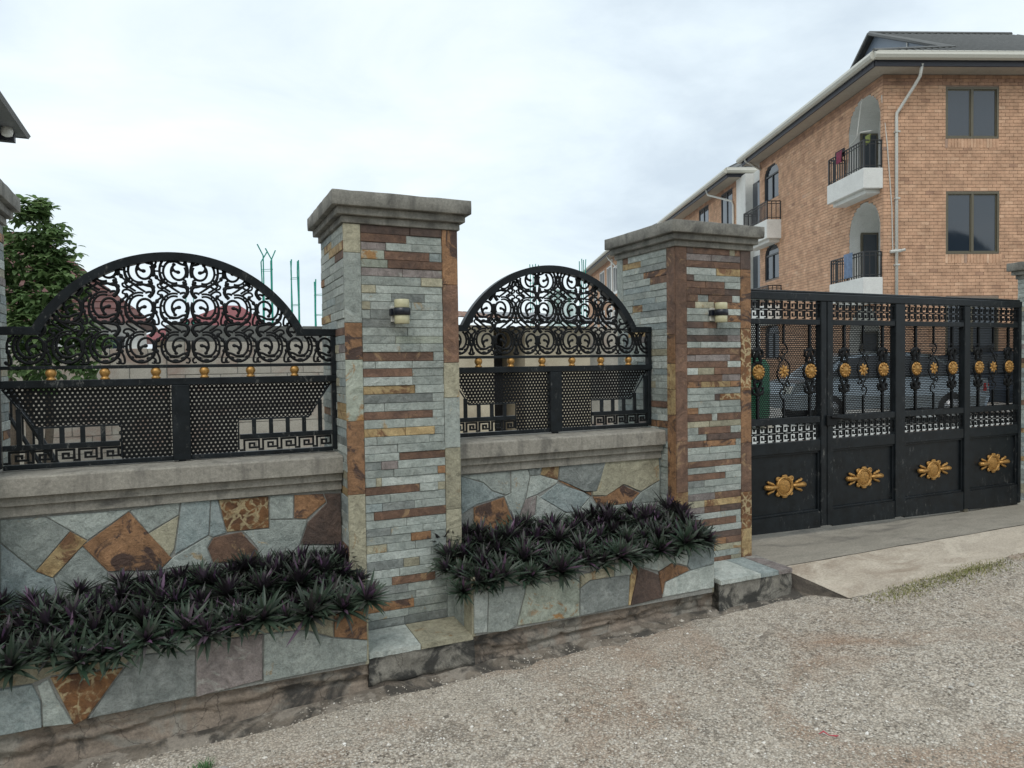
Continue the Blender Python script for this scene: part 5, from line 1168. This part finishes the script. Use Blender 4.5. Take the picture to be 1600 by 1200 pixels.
cloth(-0.50, 1.20, 1.75, 7.80, 8.06, 'cloth_dark', 'dark cloth bunched on the upper balcony railing')
cloth(-0.35, 0.02, 0.30, 7.85, 8.10, 'cloth_lime', 'lime green cloth at the corner of the upper balcony')
m = MB(); m.tube([W(-0.4, 1.2, 7.2), W(-0.5, 0.9, 8.0), W(-0.45, 0.4, 8.25), W(-0.3, 0.1, 8.2)], 0.018, 6); m.tube([W(-0.5, 0.5, 8.2), W(-0.3, 0.6, 9.3)], 0.012, 5)
top(m, 'loose_cable', 'cable', 'loose white cable looped over the upper balcony', 'cable')

# parked cars in the yard
def car(loc, rz, mat, lab):
    root = thing('parked_car', loc, lab, 'car', 'cars in the yard', R(rz), True)
    prof = [(-2.0, 0.32), (-2.05, 0.62), (-1.95, 0.86), (-1.45, 0.93), (-0.85, 1.40), (-0.3, 1.48), (0.6, 1.46), (1.05, 1.38), (1.75, 0.98), (2.0, 0.90), (2.05, 0.55), (1.98, 0.32)]
    m = MB(); n_ = len(prof)
    for y, s in ((-0.80, 0.0), (-0.84, 1.0), (0.84, 1.0), (0.80, 0.0)):
        for x, z in prof:
            k = 1.0 if z < 0.95 else 0.80; zz = z if s else z
            m.v.append((x*(0.985 if not s else 1), y*k, zz))
    for r_ in range(3):
        for i in range(n_): j = (i+1) % n_; m.f.append((r_*n_+i, r_*n_+j, (r_+1)*n_+j, (r_+1)*n_+i)); m.a.append(0.5)
    m.f += [tuple(range(n_-1, -1, -1)), tuple(range(3*n_, 4*n_))]; m.a += [0.5]*2
    m.build('body', mat, root)
    for sg in (-1, 1):
        g = MB(); y = sg*0.70; pts = [(-1.30, 0.97), (-0.82, 1.34), (-0.28, 1.41), (0.58, 1.39), (1.0, 1.32), (1.45, 1.0)]
        g.add([(x, sg*(0.845-(z-0.95)*0.33), z) for x, z in pts], [tuple(range(6))]); g.build('side_window', 'car_glass', root)
        for x in (-1.25, 1.3):
            w = MB(); w.lathe((x, sg*0.72 + 0.09, 0.32), [(0.20, 0), (0.30, 0.01), (0.325, 0.04), (0.325, 0.15), (0.30, 0.18), (0.20, 0.18)], 18, 'y'); t_ = w.build('wheel', 'tyre', root, True)
            w = MB(); w.lathe((x, sg*0.72+0.10, 0.32), [(0.19, 0), (0.20, 0.10), (0.19, 0.20)], 12, 'y'); w.build('rim', 'rim', t_, True)
        MB().box(1.96, 2.055, sg*0.68-0.13, sg*0.68+0.13, 0.66, 0.82).build('tail_light', 'light_red', root)
        MB().box(-2.06, -1.92, sg*0.62-0.16, sg*0.62+0.16, 0.64, 0.80).build('headlight', 'bulb_white', root)
    for nm, (xa, za), (xb, zb) in (('windscreen', (-1.40, 0.98), (-0.90, 1.375)), ('rear_window', (1.68, 1.03), (1.12, 1.355))):
        g = MB(); n2 = Vector((-(zb-za), 0, (xb-xa))); n2 = n2.normalized()*0.012*(1 if xb > xa else -1)
        if n2.z < 0: n2 = -n2
        g.add([(xa+n2.x, -0.62, za+n2.z), (xa+n2.x, 0.62, za+n2.z), (xb+n2.x, 0.58, zb+n2.z), (xb+n2.x, -0.58, zb+n2.z)], [(0, 1, 2, 3)]); g.build(nm, 'car_glass', root)
car((13.2, 10.6, 0.285), -22, 'car_silver', 'silver grey car seen through the middle of the gate mesh')
car((17.3, 10.4, 0.285), 100, 'car_dark', 'dark blue car seen through the right of the gate mesh')
# green water tank on a stand, seen through the left gate leaf
root = thing('water_tank', (9.8, 10.9, 0.285), 'green plastic water tank seen through the left gate leaf', 'tank')
m = MB(); m.lathe((9.8, 10.9, 0.5), [(0.62, 0), (0.66, 0.05), (0.66, 0.5), (0.68, 0.52), (0.66, 0.56), (0.66, 1.0), (0.60, 1.12), (0.25, 1.25), (0.25, 1.32), (0.0, 1.33)], 28); m.build('tank', 'tank_green', root, True)
for dx, dy in ((-.4, -.4), (.4, -.4), (-.4, .4), (.4, .4)): MB().box(9.8+dx-.12, 9.8+dx+.12, 10.9+dy-.12, 10.9+dy+.12, 0.285, 0.5).build('block', 'block_plain', root)

# ---------------------------------------------------------------- what stands behind the fence panels
# block wall at the back of the compound, blocks built one by one
def block_wall(x0, x1, y, zt, lab, dark_top, zb=0.22, seed=1):
    root = thing('block_wall', ((x0+x1)/2, y, zb), lab, 'wall'); rr = random.Random(seed)
    MB().box(x0, x1, y+0.012, y+0.15, zb, zt-0.01).build('core', 'mortar', root)
    H, L = 0.235, 0.46; z = zt; j = 0; rest = MB()
    while z > zb+0.02:
        a = x0-(L/2 if j % 2 else 0)
        while a < x1:
            p, q = max(a, x0)+0.004, min(a+L, x1)-0.004
            if q-p > 0.03:
                m = rest if z < 1.1 else MB(); m.cbox(p, q, y-rr.uniform(0, 0.006), y+0.02, max(zb, z-H)+0.004, z-0.005, 0.005)
                if m is not rest: m.build('block', 'block_dark' if (j == 0 and dark_top) else 'block_plain', root)
            a += L
        z -= H; j += 1
    if rest.v: kind(rest.build('lower_blocks', 'block_plain', root), 'stuff')
block_wall(-0.25, 3.55, 11.0, 2.23, 'grey block wall with a dark top course behind the left fence panel', True, seed=2)
block_wall(-6.0, -0.254, 10.98, 1.90, 'lower grey block wall behind the left end of the fence', False, seed=3)
# tree at left
tr = thing('tree', (-1.75, 9.2, 0.22), 'bushy green broadleaf tree behind the left fence panel', 'tree')
m = MB(); rr = random.Random(12); tips = []
def limb(p, d, L, r, lev):
    pts = [p]; 
    for k in range(4): d = (d+Vector((rr.uniform(-.18, .18), rr.uniform(-.18, .18), rr.uniform(0, .14)))).normalized(); pts.append(pts[-1]+d*L/4)
    m.tube(pts, [r*(1-0.12*k) for k in range(5)], 6)
    if lev == 0: tips.append(pts[-1]); tips.append(pts[2]); return
    for k in range(4 if lev > 1 else 3):
        a = rr.uniform(0, 6.28); nd = (d*0.8+Vector((math.cos(a)*0.75, math.sin(a)*0.75, rr.uniform(-0.1, 0.5)))).normalized(); limb(pts[rr.choice((2, 3, 4))], nd, L*0.68, r*0.55, lev-1)
for k in range(4):
    b0 = Vector((-1.85+0.13*k, 9.1+0.1*(k % 2), 0.22)); b1 = b0+Vector((0.06*(k-1.5), 0, 1.45)); m.tube([b0, b0.lerp(b1, 0.5)+Vector((0.03, 0, 0)), b1], [0.05, 0.042, 0.035], 7); limb(b1, Vector((0.10*(k-1.2), 0.1*(k-1), 1)), 0.6, 0.028, 1)
m.build('trunk', 'bark', tr, True)
m = MB(); n = 0
def leafy(c, s, d, w):
    side = d.cross(Vector((0, 0, 1)));  side = side.normalized() if side.length > 1e-3 else Vector((1, 0, 0))
    nn = side.cross(d).normalized(); fold = nn*w*0.25
    a = c; b = c+d*s*0.35+side*w+fold; e = c+d*s*0.35-side*w+fold; f = c+d*s*0.75+side*w*0.7+fold-nn*s*0.08; g = c+d*s*0.75-side*w*0.7+fold-nn*s*0.08; h = c+d*s-nn*s*0.2; mid = c+d*s*0.35; mid2 = c+d*s*0.75-nn*s*0.08
    m.add([a, b, f, h, g, e, mid, mid2], [(0, 1, 6), (0, 6, 5), (1, 2, 7, 6), (6, 7, 4, 5), (2, 3, 7), (7, 3, 4)])
CL = [(-1.40, 9.0, 3.15, 0.28), (-1.42, 9.0, 3.36, 0.15), (-1.65, 9.1, 2.8, 0.34), (-1.25, 8.95, 2.92, 0.20), (-1.22, 8.9, 2.62, 0.24), (-1.35, 8.9, 2.35, 0.28), (-1.75, 9.1, 2.3, 0.32), (-1.55, 8.85, 2.1, 0.28), (-1.15, 8.95, 2.05, 0.26), (-1.95, 9.3, 2.9, 0.34), (-2.3, 9.3, 2.5, 0.42), (-1.05, 9.0, 1.75, 0.22), (-1.45, 9.0, 1.7, 0.28), (-2.0, 9.2, 3.2, 0.28), (-1.30, 9.0, 2.75, 0.22), (-0.95, 9.1, 1.95, 0.16), (-1.0, 8.85, 2.48, 0.12)]
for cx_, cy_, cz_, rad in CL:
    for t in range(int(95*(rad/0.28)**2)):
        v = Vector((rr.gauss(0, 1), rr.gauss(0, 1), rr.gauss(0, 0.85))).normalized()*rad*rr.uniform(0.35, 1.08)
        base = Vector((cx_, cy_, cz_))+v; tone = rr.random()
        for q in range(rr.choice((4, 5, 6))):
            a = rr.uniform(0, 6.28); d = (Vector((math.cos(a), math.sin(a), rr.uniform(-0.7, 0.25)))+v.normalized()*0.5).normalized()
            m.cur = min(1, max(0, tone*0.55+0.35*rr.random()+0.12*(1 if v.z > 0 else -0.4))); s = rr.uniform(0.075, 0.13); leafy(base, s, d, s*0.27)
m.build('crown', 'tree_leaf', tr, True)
# maroon-roofed white house
def hip(name, mat, x0, x1, y0, y1, z0, rx0, rx1, ry, zr_, parent, rows=0):
    m = MB(); A, B, C_, D = (x0, y0, z0), (x1, y0, z0), (x1, y1, z0), (x0, y1, z0); E_, F_ = (rx0, ry, zr_), (rx1, ry, zr_)
    def course(P, Q, S, T):
        P, Q, S, T = map(Vector, (P, Q, S, T)); k = rows or 1; nn = (Q-P).cross(T-P).normalized()
        for i in range(k):
            a, b = P.lerp(T, i/k), Q.lerp(S, i/k); c, d = Q.lerp(S, (i+1)/k), P.lerp(T, (i+1)/k)
            m.add([a+nn*0.02, b+nn*0.02, c, d], [(0, 1, 2, 3)]); m.add([a-nn*0.01, b-nn*0.01, b+nn*0.02, a+nn*0.02], [(0, 1, 2, 3)])
    course(A, B, F_, E_); course(B, C_, F_, F_); course(C_, D, E_, F_); course(D, A, E_, E_)
    m.add([A, B, C_, D], [(3, 2, 1, 0)]); return m.build(name, mat, parent)
h = thing('house', (-3.6, 21.2, 0.22), 'white walled house with maroon tiled roof beside the tree', 'house')
MB().box(-6.2, -1.05, 19.4, 23.5, 0.22, 2.78).build('wall', 'plaster_white', h)
hip('roof', 'roof_maroon', -6.8, -0.72, 19.0, 24.0, 2.72, -4.0, -3.4, 21.5, 5.1, h, 14)
for x in (-1.75, -3.2): 
    f_ = MB().box(x-0.4, x+0.4, 19.36, 19.42, 1.3, 2.4).build('window', 'frame_dark', h); MB().box(x-0.33, x+0.33, 19.35, 19.36, 1.37, 2.33).build('pane', 'window_glass', f_)
for x in (-1.12, -2.4): MB().box(x-0.06, x+0.06, 19.34, 19.40, 0.22, 2.7).build('pilaster', 'plaster_white', h)
h = thing('house', (1.6, 30, 0.22), 'low house with bright red hipped roof behind the block wall', 'house')
MB().box(-1.0, 4.3, 28.4, 32, 0.22, 2.7).build('wall', 'plaster_cream', h); hip('roof', 'roof_red', -1.6, 3.6, 27.8, 32.6, 2.62, 1.35, 1.95, 29.6, 4.02, h, 0)
# roof corner at the upper left with its lamp
h = thing('gatehouse', (-2.3, 5.7, 0.22), 'dark eave corner of a small house at the upper left edge', 'house')
MB().box(-3.3, -1.75, 4.95, 6.1, 0.22, 3.40).build('wall', 'plaster_cream', h)
hip('roof', 'roof_grey', -3.9, -1.07, 4.5, 6.62, 3.42, -2.7, -2.3, 5.55, 4.35, h, 0)
MB().box(-3.85, -1.14, 6.46, 6.52, 3.345, 3.415).build('fascia', 'fascia_dark', h); MB().box(-1.28, -1.24, 4.6, 6.459, 3.345, 3.413).build('fascia', 'fascia_dark', h)
m = MB(); m.lathe((-1.17, 6.39, 3.395), [(0.014, 0.08), (0.024, 0.07), (0.024, 0.04), (0.034, 0.028), (0.041, 0.0), (0.034, -0.031), (0.014, -0.041)], 14); m.build('eave_lamp', 'bulb_white', h, True)
# concrete column starters: four green bars with stirrups
def starter(x, y, z0, z1, w, lab, splay=0.0, n_st=3):
    root = thing('rebar_column', (x, y, 0.22), lab, 'rebar column', 'column starter bars'); rr = random.Random(lab)
    MB().cbox(x-w/2-0.03, x+w/2+0.03, y-w/2-0.03, y+w/2+0.03, 0.22, z0, 0.01).build('concrete_column', 'block_plain', root)
    for sx in (-1, 1):
        for sy_ in (-1, 1):
            px, py = x+sx*w/2, y+sy_*w/2; t = splay*rr.uniform(0.5, 1.2)*(1 if rr.random() > 0.35 else -1); zz = z1-rr.uniform(0, 0.12)
            MB().tube([(px, py, z0-0.1), (px+rr.uniform(-.02, .02), py, (z0+zz)/2), (px+rr.uniform(-.02, .02), py, zz-0.25), (px+t, py, zz)], 0.015, 6).build('bar', 'rebar_teal', root)
    for k in range(n_st):
        z = z0+(z1-z0)*(0.75-0.3*k); e = w/2+0.012
        MB().tube([(x-e, y-e, z), (x+e, y-e, z+0.02), (x+e, y+e, z), (x-e, y+e, z-0.01)], 0.006, 5, True).build('stirrup', 'rebar_teal', root)
starter(1.70, 16.9, 2.1, 4.36, 0.20, 'tallest cluster of green starter bars with splayed tips', 0.12)
starter(2.26, 16.6, 2.1, 4.10, 0.15, 'straight green starter bars second from the grey pillar')
starter(2.76, 16.4, 2.1, 3.60, 0.18, 'short green starter bars next to the grey pillar')
starter(0.15, 26.4, 2.3, 4.12, 0.22, 'distant thin starter bars seen through the left scrollwork')
starter(10.76, 21.6, 2.2, 5.05, 0.22, 'starter bars rising behind the left of the right arch')
starter(12.24, 20.9, 2.2, 5.12, 0.16, 'starter bars behind the right of the right arch')
# shed with rusty roof and green netting behind the right panel
sh = thing('shed', (5.2, 10.8, 0.22), 'low cream shed with rusty sheet roof behind the right fence panel', 'shed')
m = MB(); m.box(3.6, 4.36, 10.2, 12.5, 0.22, 2.22); m.box(4.9, 6.1, 10.2, 12.5, 0.22, 2.22); m.box(4.36, 4.9, 11.2, 12.5, 0.22, 2.22); m.build('wall', 'plaster_cream', sh)
MB().box(4.36, 4.9, 11.1, 11.19, 0.22, 2.1).build('door', 'frame_dark', sh)
MB().box(6.11, 8.4, 10.9, 12.5, 0.22, 2.25).build('lean_to', 'block_plain', sh)
for k in range(9):
    m = MB(); x = 3.45+0.33*k; m.add([(x+0.33*i/6, y, z+(0.012 if i % 2 else 0)) for i in range(7) for y, z in ((9.9, 2.33-0.006*k), (12.7, 2.62))], [(2*i, 2*i+2, 2*i+3, 2*i+1) for i in range(6)])
    m.add([(x, 9.9, 2.32-0.006*k), (x+0.33, 9.9, 2.32-0.006*k), (x+0.33, 12.7, 2.6), (x, 12.7, 2.6)], [(0, 1, 2, 3)])
    m.build('roof_sheet', 'rusty_sheet' if k < 4 else 'roof_grey', sh)
m = MB()
for i in range(31): x = 8.35+0.026*i; m.tube([(x, 16.0+0.05*math.sin(i*0.5), 1.9), (x+0.02, 16.02+0.05*math.sin(i*0.5+1), 3.5)], 0.0055, 3)
for j in range(60): z = 1.9+0.0268*j; m.tube([(8.34, 16.0, z), (8.6, 16.02, z-0.01), (8.86, 15.99, z-0.01), (9.15, 16.0, z)], 0.0055, 3)
top(m, 'safety_net', 'green_net', 'green building net hanging behind the right arch', 'net')
# stair rail glimpsed at the lower left
root = thing('stair_railing', (-1.0, 6.2, 0.22), 'black sloping stair rail glimpsed below the left fence sheet', 'railing')
MB().tube([(-1.35, 6.3, 1.78), (-0.72, 6.1, 0.62)], 0.022, 6).build('handrail', 'black_paint', root); MB().tube([(-1.35, 6.3, 1.58), (-0.72, 6.1, 0.42)], 0.016, 6).build('lower_rail', 'black_paint', root)
for k in range(9):
    t = (k+0.5)/9; x, y, z = -1.35+0.63*t, 6.3-0.2*t, 1.78-1.16*t; MB().tube([(x, y, z-0.2), (x, y, z)], 0.009, 5).build('baluster', 'black_paint', root)
MB().box(-1.37, -1.33, 6.28, 6.32, 0.22, 1.80).build('newel', 'black_paint', root); MB().box(-0.74, -0.70, 6.08, 6.12, 0.22, 0.66).build('newel', 'black_paint', root)
# compound side wall continuing past the far gate pillar
m = MB(); m.box(7.39, 30, 3.8, 4.0, 0.1, 2.1); top(m, 'boundary_wall', 'plaster_cream', 'plain wall continuing beyond the far gate pillar', 'wall')
# wooded hillside across the road (behind the viewer; it shows in the window glass)
m = MB(); n_ = 90; rr = random.Random(4)
for j in range(9):
    for i in range(n_+1):
        a = R(150+150*i/n_); d = 45+6*j; x, y = d*math.sin(a), d*math.cos(a)
        m.v.append((x, y, -0.6+(25*math.sin(min(1, j/6)*math.pi/2))*(0.75+0.5*noise.noise(Vector((i*0.06, j*0.2, 1))))+1.6*noise.noise(Vector((i*0.6, j*0.9, 3)))))
for j in range(8):
    for i in range(n_): k = j*(n_+1)+i; m.f.append((k, k+1, k+n_+2, k+n_+1)); m.a.append(0.5)
kind(m.build('hill', 'hill_woods'), 'structure')
